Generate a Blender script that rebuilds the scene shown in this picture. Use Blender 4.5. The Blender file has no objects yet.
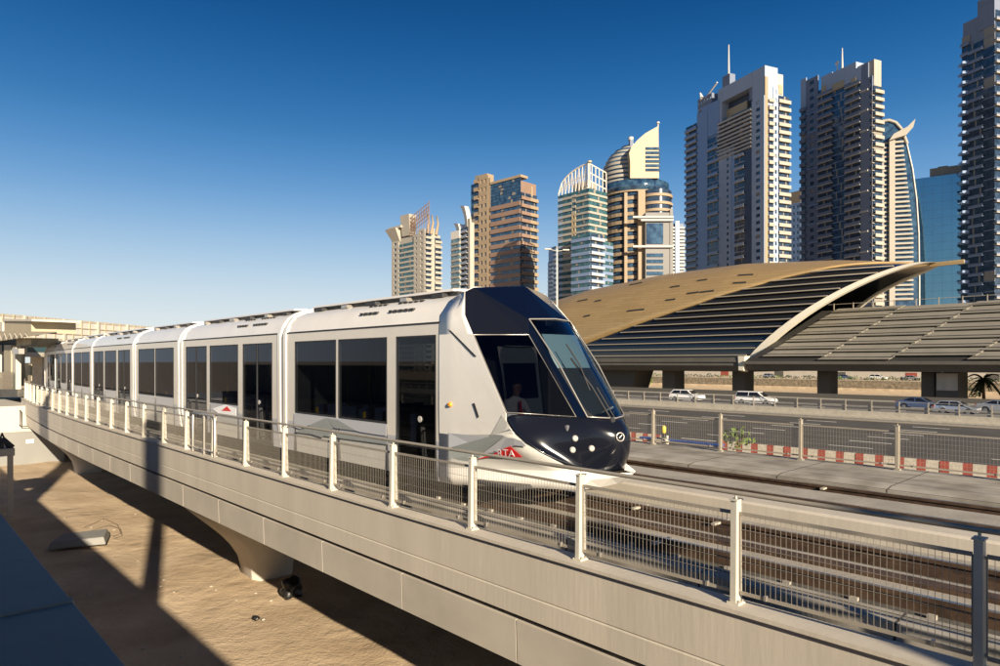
import bpy, bmesh, math, random
from mathutils import Vector, Matrix
from mathutils.bvhtree import BVHTree
random.seed(7)
R = math.radians
scene = bpy.context.scene
COL = scene.collection
F, CX, YH = 667.0, 500.0, 362.0
ZG = 6.2                      # eye height above the sand
TA = R(43.1); SN, CS = math.sin(TA), math.cos(TA)
GZ = -6.2
# ------------------------------------------------------------------ materials
def mat(name, col, rough=.6, metal=0., var=0., scale=2., bump=0., bscale=None, stretch=(1,1,1), spec=.5, col2=None, coat=0., detail=6):
    m = bpy.data.materials.new(name); m.use_nodes = True
    nt = m.node_tree; b = nt.nodes['Principled BSDF']
    b.inputs['Base Color'].default_value = (*col, 1); b.inputs['Roughness'].default_value = rough
    b.inputs['Metallic'].default_value = metal; b.inputs['Specular IOR Level'].default_value = spec
    b.inputs['Coat Weight'].default_value = coat; b.inputs['Coat Roughness'].default_value = .04
    if var or bump or col2:
        tc = nt.nodes.new('ShaderNodeTexCoord'); mp = nt.nodes.new('ShaderNodeMapping')
        mp.inputs['Scale'].default_value = stretch
        nt.links.new(tc.outputs['Object'], mp.inputs[0])
        n = nt.nodes.new('ShaderNodeTexNoise'); n.inputs['Scale'].default_value = scale; n.inputs['Detail'].default_value = detail
        n.inputs['Roughness'].default_value = .62
        nt.links.new(mp.outputs[0], n.inputs[0])
        r = nt.nodes.new('ShaderNodeValToRGB')
        c2 = col2 or tuple(min(1, c*(1+var)) for c in col); c1 = col if col2 else tuple(c*(1-var) for c in col)
        r.color_ramp.elements[0].position = .35; r.color_ramp.elements[1].position = .65
        r.color_ramp.elements[0].color = (*c1, 1); r.color_ramp.elements[1].color = (*c2, 1)
        nt.links.new(n.outputs[0], r.inputs[0]); nt.links.new(r.outputs[0], b.inputs['Base Color'])
        if bump:
            n2 = nt.nodes.new('ShaderNodeTexNoise'); n2.inputs['Scale'].default_value = bscale or scale*3; n2.inputs['Detail'].default_value = 8
            nt.links.new(mp.outputs[0], n2.inputs[0])
            bp = nt.nodes.new('ShaderNodeBump'); bp.inputs['Strength'].default_value = 1; bp.inputs['Distance'].default_value = bump
            nt.links.new(n2.outputs[0], bp.inputs['Height']); nt.links.new(bp.outputs[0], b.inputs['Normal'])
    return m
def glassmat(name, tint, gloss=(1,1,1), rough=.02, ior=1.5):
    m = bpy.data.materials.new(name); m.use_nodes = True; nt = m.node_tree; nt.nodes.clear()
    o = nt.nodes.new('ShaderNodeOutputMaterial'); t = nt.nodes.new('ShaderNodeBsdfTransparent'); g = nt.nodes.new('ShaderNodeBsdfGlossy')
    t.inputs[0].default_value = (*tint, 1); g.inputs[0].default_value = (*gloss, 1); g.inputs['Roughness'].default_value = rough
    lw = nt.nodes.new('ShaderNodeLayerWeight'); lw.inputs[0].default_value = .5; pw = nt.nodes.new('ShaderNodeMath'); pw.operation = 'POWER'; pw.inputs[1].default_value = 3.2
    nt.links.new(lw.outputs['Facing'], pw.inputs[0]); fr = nt.nodes.new('ShaderNodeMapRange'); fr.inputs[3].default_value = .06; fr.inputs[4].default_value = .9; nt.links.new(pw.outputs[0], fr.inputs[0]); mx = nt.nodes.new('ShaderNodeMixShader')
    nt.links.new(fr.outputs[0], mx.inputs[0]); nt.links.new(t.outputs[0], mx.inputs[1]); nt.links.new(g.outputs[0], mx.inputs[2]); nt.links.new(mx.outputs[0], o.inputs[0])
    return m
def winmat(name, c1, c2, rough=.08, scale=.35, metal=0., spec=.8):
    m = mat(name, c1, rough, metal=metal, spec=spec, col2=c2, scale=scale, detail=1); return m
M = dict(
 white=mat('tram_white', (.72,.69,.64), .28, var=.03, scale=1.5, coat=.3),
 cream=mat('tram_pillar', (.60,.56,.50), .35, var=.03, scale=2),
 cool=mat('tram_silver', (.42,.43,.46), .35),
 facet=mat('tram_greygreen', (.25,.27,.27), .4),
 facet2=mat('tram_lightgrey', (.46,.45,.42), .4, var=.05, scale=2),
 navy=mat('nose_navy', (.002,.004,.014), .15, coat=.2, spec=.25),
 black=mat('nose_black', (.006,.007,.012), .14, coat=.2, spec=.3),
 rubber=mat('rubber', (.02,.02,.022), .7),
 dark=mat('dark_equipment', (.03,.03,.032), .6, var=.3, scale=5),
 bellow=mat('bellow_grey', (.16,.16,.17), .7, var=.2, scale=12, stretch=(1,1,.1)),
 trim=mat('trim_steel', (.45,.42,.38), .3, metal=.6),
 red=mat('logo_red', (.65,.02,.02), .4), amber=mat('amber_lens', (.8,.3,.02), .25), lens=mat('headlight_lens', (.45,.43,.40), .1),
 blue=mat('reflector_blue', (.03,.08,.3), .3), lwhite=mat('lettering_white', (.85,.85,.85), .4), blind=mat('sun_blind_fabric', (.38,.40,.36), .7),
 tint=glassmat('tram_tinted_glass', (.17,.18,.19), (.30,.33,.40)),
 cabglass=glassmat('cab_side_glass', (.34,.35,.37), (.4,.45,.55)),
 shield=glassmat('windshield_glass', (.34,.45,.54), (.7,.85,1.), ior=1.65),
 clearg=glassmat('clear_glass', (.75,.82,.8)),
 interior=mat('interior_panel', (.10,.10,.11), .7), seat=mat('seat_fabric', (.03,.06,.15), .8), yellow=mat('yellow_pole', (.75,.5,.06), .4),
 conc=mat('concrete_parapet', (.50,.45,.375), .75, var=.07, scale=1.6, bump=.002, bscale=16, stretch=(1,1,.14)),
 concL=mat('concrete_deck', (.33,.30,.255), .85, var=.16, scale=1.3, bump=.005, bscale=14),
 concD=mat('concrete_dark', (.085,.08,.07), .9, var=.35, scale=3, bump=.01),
 concP=mat('concrete_pier', (.46,.42,.36), .7, var=.12, scale=.9, bump=.004, bscale=10, stretch=(1,1,.3)),
 panel=mat('fascia_panel', (.48,.435,.37), .5, var=.09, scale=.7),
 gap=mat('joint_black', (.012,.012,.012), .9),
 rail=mat('rail_rust', (.085,.052,.033), .6, metal=.3, var=.35, scale=6), railtop=mat('rail_running_face', (.55,.5,.45), .25, metal=.9),
 post=mat('post_paint', (.50,.47,.40), .45, var=.06, scale=5), wire=mat('galvanised_wire', (.42,.38,.32), .45, metal=.5),
 handrail=mat('handrail_steel', (.36,.32,.26), .5, metal=.25, var=.06, scale=4),
 sand=None, asphalt=mat('asphalt', (.062,.056,.05), .9, var=.22, scale=.35, bump=.006, bscale=30),
 paint=mat('road_paint', (.72,.69,.62), .7, var=.15, scale=3), kerb=mat('kerb_concrete', (.42,.38,.31), .8, var=.12, scale=2),
 kred=mat('barrier_red', (.30,.065,.045), .7, var=.25, scale=4), kwhite=mat('barrier_white', (.50,.46,.38), .7, var=.12, scale=4),
 metalsheet=mat('roof_sheet', (.27,.245,.205), .6, metal=.0, spec=.2, var=.06, scale=1.5),
 gold=mat('station_gold', (.46,.34,.18), .38, metal=.45, var=.06, scale=.15, bump=.03, bscale=.5), goldslot=mat('slot_dark', (.03,.028,.025), .6),
 slat=mat('station_slat', (.36,.31,.24), .5, metal=.2), sglass=mat('station_glass', (.012,.013,.014), .15, spec=.7),
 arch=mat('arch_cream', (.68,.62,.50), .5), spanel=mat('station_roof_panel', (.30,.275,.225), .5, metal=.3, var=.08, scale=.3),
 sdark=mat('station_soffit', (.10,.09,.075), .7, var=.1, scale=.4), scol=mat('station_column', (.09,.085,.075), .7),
 stone=mat('retaining_stone', (.22,.18,.125), .9, var=.4, scale=1.2, bump=.08, bscale=2.5), leaf=mat('leaf_green', (.10,.15,.03), .7, var=.4, scale=3),
 leafD=mat('leaf_dark', (.035,.05,.02), .7, var=.4, scale=3), bark=mat('bark', (.12,.085,.055), .9, var=.3, scale=6),
 cwhite=mat('car_white', (.75,.74,.72), .25, coat=.6), csilver=mat('car_silver', (.42,.44,.48), .25, metal=.5, coat=.6), cblue=mat('car_blue', (.10,.15,.28), .25, metal=.4, coat=.6),
 cglass=mat('car_glass', (.012,.014,.018), .06, spec=.8), tyre=mat('tyre', (.018,.018,.018), .85), rim=mat('rim', (.45,.45,.46), .3, metal=.8), tail=mat('tail_red', (.4,.01,.01), .2),
 tan=mat('stop_tan', (.36,.31,.215), .7, var=.06, scale=1), skin=mat('skin', (.35,.2,.13), .5), shirt=mat('shirt', (.75,.75,.75), .7), hair=mat('hair', (.015,.012,.01), .6),
 bag=mat('bag_black', (.012,.012,.012), .35, bump=.02, bscale=6), wallwhite=mat('rendered_wall', (.48,.44,.375), .75, var=.06, scale=.8),
 wallgrey=mat('rendered_wall_grey', (.22,.215,.20), .75, var=.06, scale=.8),
)
def goldmat():
    m = M['gold']; nt = m.node_tree; b = nt.nodes['Principled BSDF']; tc = [n for n in nt.nodes if n.type == 'TEX_COORD'][0]
    sp = nt.nodes.new('ShaderNodeSeparateXYZ'); cb = nt.nodes.new('ShaderNodeCombineXYZ'); nt.links.new(tc.outputs['Object'], sp.inputs[0]); nt.links.new(sp.outputs[1], cb.inputs[0]); nt.links.new(sp.outputs[2], cb.inputs[1])
    br = nt.nodes.new('ShaderNodeTexBrick'); br.inputs['Scale'].default_value = 1; br.inputs['Brick Width'].default_value = 4.2; br.inputs['Row Height'].default_value = .55; br.inputs['Mortar Size'].default_value = .035
    br.inputs['Color1'].default_value = (.52,.355,.165,1); br.inputs['Color2'].default_value = (.46,.31,.14,1); br.inputs['Mortar'].default_value = (.36,.25,.12,1)
    nt.links.new(cb.outputs[0], br.inputs[0]); nt.links.new(br.outputs[0], b.inputs['Base Color'])
goldmat()
def slabmat(name, c1, c2, mort, bw, rh, ms):
    m = bpy.data.materials.new(name); m.use_nodes = True; nt = m.node_tree; b = nt.nodes['Principled BSDF']; b.inputs['Roughness'].default_value = .85
    tc = nt.nodes.new('ShaderNodeTexCoord'); sp = nt.nodes.new('ShaderNodeSeparateXYZ'); cb = nt.nodes.new('ShaderNodeCombineXYZ'); nt.links.new(tc.outputs['Object'], sp.inputs[0]); nt.links.new(sp.outputs[1], cb.inputs[0]); nt.links.new(sp.outputs[0], cb.inputs[1])
    br = nt.nodes.new('ShaderNodeTexBrick'); br.offset = 0; br.inputs['Scale'].default_value = 1; br.inputs['Brick Width'].default_value = bw; br.inputs['Row Height'].default_value = rh; br.inputs['Mortar Size'].default_value = ms
    br.inputs['Color1'].default_value = (*c1,1); br.inputs['Color2'].default_value = (*c2,1); br.inputs['Mortar'].default_value = (*mort,1); nt.links.new(cb.outputs[0], br.inputs[0])
    n = nt.nodes.new('ShaderNodeTexNoise'); n.inputs['Scale'].default_value = 1.7; n.inputs['Detail'].default_value = 7; nt.links.new(tc.outputs['Object'], n.inputs[0])
    r = nt.nodes.new('ShaderNodeValToRGB'); r.color_ramp.elements[0].position = .3; r.color_ramp.elements[0].color = (.62,.60,.57,1); r.color_ramp.elements[1].position = .62; r.color_ramp.elements[1].color = (1.1,1.1,1.1,1); nt.links.new(n.outputs[0], r.inputs[0])
    mx = nt.nodes.new('ShaderNodeMix'); mx.data_type = 'RGBA'; mx.blend_type = 'MULTIPLY'; mx.inputs['Factor'].default_value = 1
    nt.links.new(br.outputs[0], mx.inputs['A']); nt.links.new(r.outputs[0], mx.inputs['B']); nt.links.new(mx.outputs['Result'], b.inputs['Base Color']); return m
M['slabs'] = slabmat('walkway_slabs', (.36,.33,.28), (.30,.275,.235), (.06,.055,.045), 2.0, .62, .014)
def sandmat():
    m = mat('sand', (.40,.295,.185), .95, col2=(.56,.43,.285), scale=.5, bump=.035, bscale=3.2)
    nt = m.node_tree; b = nt.nodes['Principled BSDF']
    # second finer bump on top of the first
    bp = [n for n in nt.nodes if n.type == 'BUMP'][0]
    n3 = nt.nodes.new('ShaderNodeTexNoise'); n3.inputs['Scale'].default_value = 14; n3.inputs['Detail'].default_value = 6
    tc = [n for n in nt.nodes if n.type == 'TEX_COORD'][0]; nt.links.new(tc.outputs['Object'], n3.inputs[0])
    b2 = nt.nodes.new('ShaderNodeBump'); b2.inputs['Distance'].default_value = .02
    vo = nt.nodes.new('ShaderNodeTexVoronoi'); vo.feature = 'SMOOTH_F1'; vo.inputs['Scale'].default_value = 2.3; nt.links.new(tc.outputs['Object'], vo.inputs[0])
    nz = nt.nodes.new('ShaderNodeTexNoise'); nz.inputs['Scale'].default_value = .35; nt.links.new(tc.outputs['Object'], nz.inputs[0]); mp2 = nt.nodes.new('ShaderNodeMapRange'); mp2.inputs[1].default_value = .5; mp2.inputs[2].default_value = .62; nt.links.new(nz.outputs[0], mp2.inputs[0])
    mm = nt.nodes.new('ShaderNodeMath'); mm.operation = 'MULTIPLY'; nt.links.new(vo.outputs['Distance'], mm.inputs[0]); nt.links.new(mp2.outputs[0], mm.inputs[1])
    ma = nt.nodes.new('ShaderNodeMath'); ma.operation = 'MULTIPLY_ADD'; ma.inputs[1].default_value = 2.5; nt.links.new(mm.outputs[0], ma.inputs[0]); nt.links.new(n3.outputs[0], ma.inputs[2]); nt.links.new(ma.outputs[0], b2.inputs['Height']); nt.links.new(bp.outputs[0], b2.inputs['Normal']); nt.links.new(b2.outputs[0], b.inputs['Normal'])
    return m
M['sand'] = sandmat()
# ------------------------------------------------------------------ mesh builder
class MB:
    def __init__(s): s.v = []; s.f = []; s.mi = []; s.smooth = []; s.mats = []
    def m(s, name):
        m = M[name] if isinstance(name, str) else name
        if m not in s.mats: s.mats.append(m)
        return s.mats.index(m)
    def add(s, vs, fs, mat, smooth=False):
        o = len(s.v); s.v += [tuple(v) for v in vs]; i = s.m(mat)
        for f in fs: s.f.append([o+k for k in f]); s.mi.append(i); s.smooth.append(smooth)
    def box(s, x0, x1, y0, y1, z0, z1, mat, xf=None):
        vs = [Vector((x, y, z)) for z in (z0, z1) for x, y in ((x0,y0),(x1,y0),(x1,y1),(x0,y1))]
        if xf: vs = [xf @ v for v in vs]
        s.add(vs, [(0,3,2,1),(4,5,6,7),(0,1,5,4),(1,2,6,5),(2,3,7,6),(3,0,4,7)], mat)
    def hexa(s, a, b, mat):     # two quads, a below/behind b
        s.add(list(a)+list(b), [(0,3,2,1),(4,5,6,7),(0,1,5,4),(1,2,6,5),(2,3,7,6),(3,0,4,7)], mat)
    def prism(s, poly, axis, t0, t1, mat, smooth=False, caps=True):
        n = len(poly)
        def P(p, t):
            return (t, p[0], p[1]) if axis == 'x' else (p[0], t, p[1]) if axis == 'y' else (p[0], p[1], t)
        vs = [P(p, t0) for p in poly]+[P(p, t1) for p in poly]
        fs = [(i, (i+1) % n, n+(i+1) % n, n+i) for i in range(n)]
        s.add(vs, fs, mat, smooth)
        if caps: s.add(vs, [tuple(range(n))[::-1], tuple(range(n, 2*n))], mat)
    def tube(s, pts, r, mat, n=8, closed=False):
        pts = [Vector(p) for p in pts]; rs = r if isinstance(r, (list, tuple)) else [r]*len(pts); rings = []
        for i, p in enumerate(pts):
            a = pts[i-1] if i else p; b = pts[i+1] if i < len(pts)-1 else p
            t = (b-a).normalized(); u = t.orthogonal() if abs(t.z) > .95 else t.cross(Vector((0,0,1))); u.normalize(); w = t.cross(u)
            rings.append([p+rs[i]*(math.cos(2*math.pi*k/n)*u+math.sin(2*math.pi*k/n)*w) for k in range(n)])
        vs = [v for g in rings for v in g]; fs = []
        for i in range(len(pts)-1):
            for k in range(n): fs.append((i*n+k, i*n+(k+1) % n, (i+1)*n+(k+1) % n, (i+1)*n+k))
        s.add(vs, fs, mat, n > 5)
        s.add(rings[0], [tuple(range(n))[::-1]], mat); s.add(rings[-1], [tuple(range(n))], mat)
    def loft(s, rows, mat, smooth=True, flip=False):
        n = len(rows[0]); vs = [p for r in rows for p in r]; fs = []
        for i in range(len(rows)-1):
            for k in range(n-1):
                q = (i*n+k, i*n+k+1, (i+1)*n+k+1, (i+1)*n+k); fs.append(q[::-1] if flip else q)
        s.add(vs, fs, mat, smooth)
    def disc(s, c, nrm, r, h, mat, n=20, r2=None):
        c = Vector(c); nrm = Vector(nrm).normalized(); s.tube([c, c+nrm*h], [r, r2 if r2 is not None else r], mat, n)
    def build(s, name, parent=None, loc=(0,0,0), rz=0., bevel=0., solid=0., subd=0, weld=False):
        me = bpy.data.meshes.new(name); me.from_pydata(s.v, [], s.f)
        for m in s.mats: me.materials.append(m)
        me.polygons.foreach_set('material_index', s.mi); me.polygons.foreach_set('use_smooth', s.smooth)
        bm = bmesh.new(); bm.from_mesh(me)
        if weld: bmesh.ops.remove_doubles(bm, verts=bm.verts, dist=.0008)
        bmesh.ops.recalc_face_normals(bm, faces=bm.faces); bm.to_mesh(me); bm.free()
        o = bpy.data.objects.new(name, me); COL.objects.link(o)
        if parent: o.parent = parent
        o.location = loc; o.rotation_euler = (0,0,rz)
        if solid: md = o.modifiers.new('s','SOLIDIFY'); md.thickness = solid; md.offset = -1
        if bevel: md = o.modifiers.new('b','BEVEL'); md.width = bevel; md.segments = 2; md.limit_method = 'ANGLE'
        if subd: md = o.modifiers.new('u','SUBSURF'); md.levels = subd; md.render_levels = subd
        return o
def tag(o, label=None, cat=None, group=None, kind=None):
    if label: o['label'] = label
    if cat: o['category'] = cat
    if group: o['group'] = group
    if kind: o['kind'] = kind
    return o
def thing(name, label, cat, loc=(0,0,0), rz=0., group=None):
    o = bpy.data.objects.new(name, None); COL.objects.link(o); o.location = loc; o.rotation_euler = (0,0,rz)
    o.empty_display_size = .3
    return tag(o, label, cat, group)
def copy_tree(o, parent=None):
    c = o.copy(); COL.objects.link(c); c.parent = parent
    for ch in [x for x in bpy.data.objects if x.parent == o]: copy_tree(ch, c)
    return c
def W(d, s, z):              # track frame (d across, s along, z above the eye) -> world
    return Vector((d*CS - s*SN, d*SN + s*CS, z+ZG))
def tthing(name, label, cat, d, s, z, group=None): return thing(name, label, cat, W(d, s, z), TA, group)
def X2(px, Y): return (px-CX)/F*Y
def P(px, py, d):            # point of the plane at lateral distance d seen at a given spot of the photo
    r = (px-CX)/F; Y = d/(CS*r+SN); return (d, Y*(CS-SN*r), -(py-YH)/F*Y)
def Sat(px, d): return P(px, YH, d)[1]
def bend(s): return max(0, s-28)**2/600.
# ------------------------------------------------------------------ camera, light, sky
cam = bpy.data.cameras.new('camera'); co = bpy.data.objects.new('camera', cam); COL.objects.link(co)
co.location = (0,0,ZG); co.rotation_euler = (R(90),0,0); cam.lens = 24.0; cam.sensor_width = 36; cam.shift_y = .029; cam.clip_start = .05; cam.clip_end = 20000
scene.camera = co
SAZ, SEL = R(26), R(18.5)
sd = Vector((math.sin(SAZ)*math.cos(SEL), -math.cos(SAZ)*math.cos(SEL), math.sin(SEL)))
L = bpy.data.lights.new('sun', 'SUN'); L.energy = 5.0; L.angle = R(.55); L.color = (1., .86, .66)
lo = bpy.data.objects.new('sun', L); COL.objects.link(lo); lo.rotation_euler = sd.to_track_quat('Z', 'Y').to_euler(); lo.location = (20,-30,40)
wd = bpy.data.worlds.new('World'); scene.world = wd; wd.use_nodes = True; nt = wd.node_tree
sky = nt.nodes.new('ShaderNodeTexSky'); sky.sky_type = 'NISHITA'; sky.sun_disc = False
sky.sun_elevation = SEL; sky.sun_rotation = math.pi-SAZ; sky.air_density = 1.0; sky.dust_density = 2.5; sky.ozone_density = 4.0; sky.altitude = 1000
bg = nt.nodes['Background']; bg.inputs[1].default_value = .050; 
hs = nt.nodes.new('ShaderNodeHueSaturation'); hs.inputs['Saturation'].default_value = .9; gm = nt.nodes.new('ShaderNodeGamma'); gm.inputs[1].default_value = 1.2
sc_ = nt.nodes.new('ShaderNodeVectorMath'); sc_.operation = 'SCALE'; sc_.inputs['Scale'].default_value = .92
nt.links.new(sky.outputs[0], sc_.inputs[0]); nt.links.new(sc_.outputs[0], gm.inputs[0]); nt.links.new(gm.outputs[0], hs.inputs['Color']); 
tcw = nt.nodes.new('ShaderNodeTexCoord'); spw = nt.nodes.new('ShaderNodeSeparateXYZ'); nt.links.new(tcw.outputs['Generated'], spw.inputs[0])
rw_n = nt.nodes.new('ShaderNodeValToRGB'); rw_n.color_ramp.interpolation = 'B_SPLINE'; e = rw_n.color_ramp.elements; e[0].position = 0.; e[0].color = (.82,.86,.84,1); e[1].position = .62; e[1].color = (.0,.028,.11,1)
for p_, c_ in ((.06,(.72,.78,.79)),(.14,(.42,.60,.76)),(.23,(.13,.34,.64)),(.33,(.02,.165,.43)),(.46,(.0,.068,.25))): k_ = e.new(p_); k_.color = (*c_,1)
nt.links.new(spw.outputs[2], rw_n.inputs[0]); sc2 = nt.nodes.new('ShaderNodeVectorMath'); sc2.operation = 'SCALE'; sc2.inputs['Scale'].default_value = 10.; nt.links.new(rw_n.outputs[0], sc2.inputs[0])
mxw = nt.nodes.new('ShaderNodeMix'); mxw.data_type = 'RGBA'; mxw.inputs['Factor'].default_value = .95; nt.links.new(hs.outputs[0], mxw.inputs['A']); nt.links.new(sc2.outputs[0], mxw.inputs['B']); nt.links.new(mxw.outputs['Result'], bg.inputs[0])
vs = scene.view_settings; vs.view_transform = 'Standard'; vs.look = 'None'; vs.exposure = 1.05; vs.gamma = 1
scene.render.engine = 'CYCLES'
# ------------------------------------------------------------------ ground (one sheet in the track frame)
def ground():
    mb = MB()
    ds = [-2500,-600,-150,-40,-20]+[-10+i*1.2 for i in range(27)]+[24,26,28.5,34,60,100,106.5,112,122,140,160,180,207.6,208.4,230,300,500,1000,3500]
    ss = [-3000,-800,-200,-60,-20]+[-6+i*1.2 for i in range(52)]+[62,80,140,300,900,4500]
    def z(d, s):
        b = GZ if d < 24 else GZ+(min(1,(d-24)/4.5))*.56
        if d >= 112: b = -8.35
        if d >= 208.3: b = -5.35
        if d < 23 and -8 < s < 58:
            b += .07*math.sin(d*.9+s*.35)*math.sin(s*.5-d*.2)+.04*math.sin(d*2.3+s*1.7)+.02*random.uniform(-1,1)
        return b
    rows = [[W(d, s, z(d, s)) for s in ss] for d in ds]
    mb.loft(rows, 'sand'); o = mb.build('ground'); tag(o, kind='structure')
ground()
def strip(name, d0, d1, z, mat, s0=-400, s1=900):
    mb = MB(); n = 1
    mb.box(d0, d1, s0, s1, z-.3, z, mat); o = mb.build(name, loc=W(0,0,0), rz=TA); return tag(o, kind='structure')
strip('road', 37.6, 71.5, -5.6, 'asphalt'); strip('road', 73.3, 104, -5.6, 'asphalt')
strip('median', 71.5, 73.3, -5.45, 'kerb')
mb = MB()
for d in (43.3,47,50.7,54.4,58,61.7,65.4,79,82.6,86.2,89.8,93.4):
    s = -30
    while s < 160: mb.box(d-.1, d+.1, s, s+2.7, -5.6, -5.592, 'paint'); s += 9
for d in (38.8, 70.8, 74.3, 103): mb.box(d-.08, d+.08, -60, 300, -5.6, -5.596, 'paint')
tag(mb.build('lane_markings', loc=W(0,0,0), rz=TA), kind='structure')
mb = MB()
mb.box(104, 104.3, -200, 500, -5.6, -5.45, 'kerb'); mb.box(37.2, 37.6, -200, 500, -5.7, -5.5, 'kerb'); tag(mb.build('kerb', loc=W(0,0,0), rz=TA), kind='structure')
# ------------------------------------------------------------------ viaduct
via = tthing('viaduct', 'long beige concrete tram viaduct with panelled edge beam over the sand', 'viaduct', 5.85, 20, GZ)
D0, S0 = 5.85, 20
def sweep(name, poly, mat, s0, s1, parent, ox=D0, oy=S0, oz=GZ, step=2., bevel=0.):
    """poly = (d,z) outline swept along the gently bending track"""
    mb = MB(); n = max(1, int((s1-s0)/step)); ss = [s0+(s1-s0)*i/n for i in range(n+1)]
    rows = [[(p[0]+bend(s)-ox, s-oy, p[1]-oz) for p in poly+poly[:1]] for s in ss]
    mb.loft(rows, mat, smooth=False)
    for r, fl in ((rows[0], 0), (rows[-1], 1)): mb.add(r[:-1], [tuple(range(len(poly)))[::(-1 if fl else 1)]], mat)
    return mb.build(name, parent, bevel=bevel, weld=True)
SE = 53.0; SB = -9.0
sweep('parapet', [(5.85,-3.16),(5.85,-2.90),(5.865,-2.885),(5.85,-2.87),(5.85,-2.345),(5.80,-2.335),(5.80,-2.295),(6.12,-2.295),(6.12,-2.6),(6.3,-2.75),(6.3,-3.16)], 'conc', SB, SE, via)
sweep('shadow_joint', [(5.97,-3.24),(5.97,-3.16),(6.4,-3.16),(6.4,-3.24)], 'gap', SB, SE, via)
s = SB; 
while s < SE-1:
    s1 = min(s+2.5, SE)-.02
    sweep('fascia_panel', [(5.90,-3.80),(5.88,-3.25),(6.0,-3.235),(6.2,-3.235),(6.2,-3.82),(6.0,-3.82)], 'panel', s, s1, via, step=3); s += 2.5
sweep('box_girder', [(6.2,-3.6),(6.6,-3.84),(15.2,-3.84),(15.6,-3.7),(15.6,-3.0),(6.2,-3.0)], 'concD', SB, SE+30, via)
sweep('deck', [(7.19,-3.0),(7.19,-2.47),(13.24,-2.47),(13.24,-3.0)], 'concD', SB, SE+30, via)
sweep('walkway', [(6.125,-2.98),(6.125,-2.56),(6.85,-2.56),(6.86,-2.41),(7.18,-2.40),(7.185,-2.98)], 'slabs', SB, SE, via)
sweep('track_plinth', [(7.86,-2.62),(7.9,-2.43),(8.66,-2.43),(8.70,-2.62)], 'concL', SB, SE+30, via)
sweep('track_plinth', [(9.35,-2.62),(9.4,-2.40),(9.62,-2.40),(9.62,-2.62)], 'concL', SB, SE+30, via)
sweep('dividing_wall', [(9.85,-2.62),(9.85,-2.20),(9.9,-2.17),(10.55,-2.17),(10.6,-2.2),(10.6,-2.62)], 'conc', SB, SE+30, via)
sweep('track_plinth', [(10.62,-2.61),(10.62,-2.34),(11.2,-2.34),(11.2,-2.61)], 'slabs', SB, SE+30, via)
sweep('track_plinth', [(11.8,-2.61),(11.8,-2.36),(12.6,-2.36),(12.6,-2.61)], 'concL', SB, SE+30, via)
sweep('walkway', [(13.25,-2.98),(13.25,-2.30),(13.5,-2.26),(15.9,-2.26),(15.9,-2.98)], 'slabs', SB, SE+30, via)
def tracks():
    for k, dc in enumerate((8.28, 12.2)):
        root = tthing('tram_track', ['rusty steel track of the near line in front of and under the tram', 'rusty steel track of the far line beyond the low dividing wall'][k], 'track', dc, 20, -2.6)
        for sg in (-1, 1):
            c = dc+sg*.75
            poly = [(c-.075,-2.6),(c-.075,-2.575),(c-.012,-2.55),(c-.012,-2.36),(c-.036,-2.35),(c-.036,-2.305),(c+.036,-2.305),(c+.036,-2.35),(c+.012,-2.36),(c+.012,-2.55),(c+.075,-2.575),(c+.075,-2.6)]
            r = sweep('rail', poly, 'rail', SB, SE+20, root, dc, 20, -2.6)
            sweep('running_surface', [(c-.026,-2.305),(c-.026,-2.301),(c+.03,-2.301),(c+.03,-2.305)], 'railtop', SB, SE+20, r, dc, 20, -2.6)
            c2 = c-sg*.16   # check rail
            sweep('check_rail', [(c2-.03,-2.6),(c2-.03,-2.40),(c2+.03,-2.40),(c2+.03,-2.6)], 'rail', SB, SE+20, root, dc, 20, -2.6)
        sweep('power_rail', [(dc-.09,-2.6),(dc-.09,-2.37),(dc+.09,-2.37),(dc+.09,-2.6)], 'rail', SB, SE+20, root, dc, 20, -2.6)
        mb = MB()
        for sg in (-1, 1):
            s = SB+.3
            while s < 30:
                c = dc+sg*.75
                for o in (-.15, .12): mb.box(c+o-dc, c+o+.05-dc, s-20, s+.08-20, .1, .155+.02*random.random(), 'concL')
                if random.random() < .07: mb.box(c-.2-dc, c+.2-dc, s+.3-20, s+.36-20, .24, .27, 'kerb')
                s += .7
        tag(mb.build('rail_clips', root), kind='stuff')
tracks()
# piers
def pier(sc, dc):
    mb = MB(); rows = []
    prof = [(-6.5,.60,.62),(-5.95,.62,.63),(-5.6,.70,.66),(-5.25,.90,.72),(-4.95,1.15,.80),(-4.65,1.45,.90),(-4.4,1.72,1.02),(-4.2,1.93,1.12),(-4.02,2.10,1.2),(-3.83,2.18,1.22)]
    for z, w, h in prof:
        c = .16; pts = [(-w,-h*.62),(-w+c,-h),(w-c,-h),(w,-h*.62),(w,h*.62),(w-c,h),(-w+c,h),(-w,h*.62)]
        rows.append([(x+dc-D0+bend(sc), y+sc-S0, z-GZ) for x, y in pts+pts[:1]])
    mb.loft(rows, 'concP'); mb.add(rows[-1][:-1], [tuple(range(8))], 'concP')
    return mb.build('pier', via)
for sc in (18.9, 43.5): pier(sc, 8.35); pier(sc, 13.0)
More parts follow.
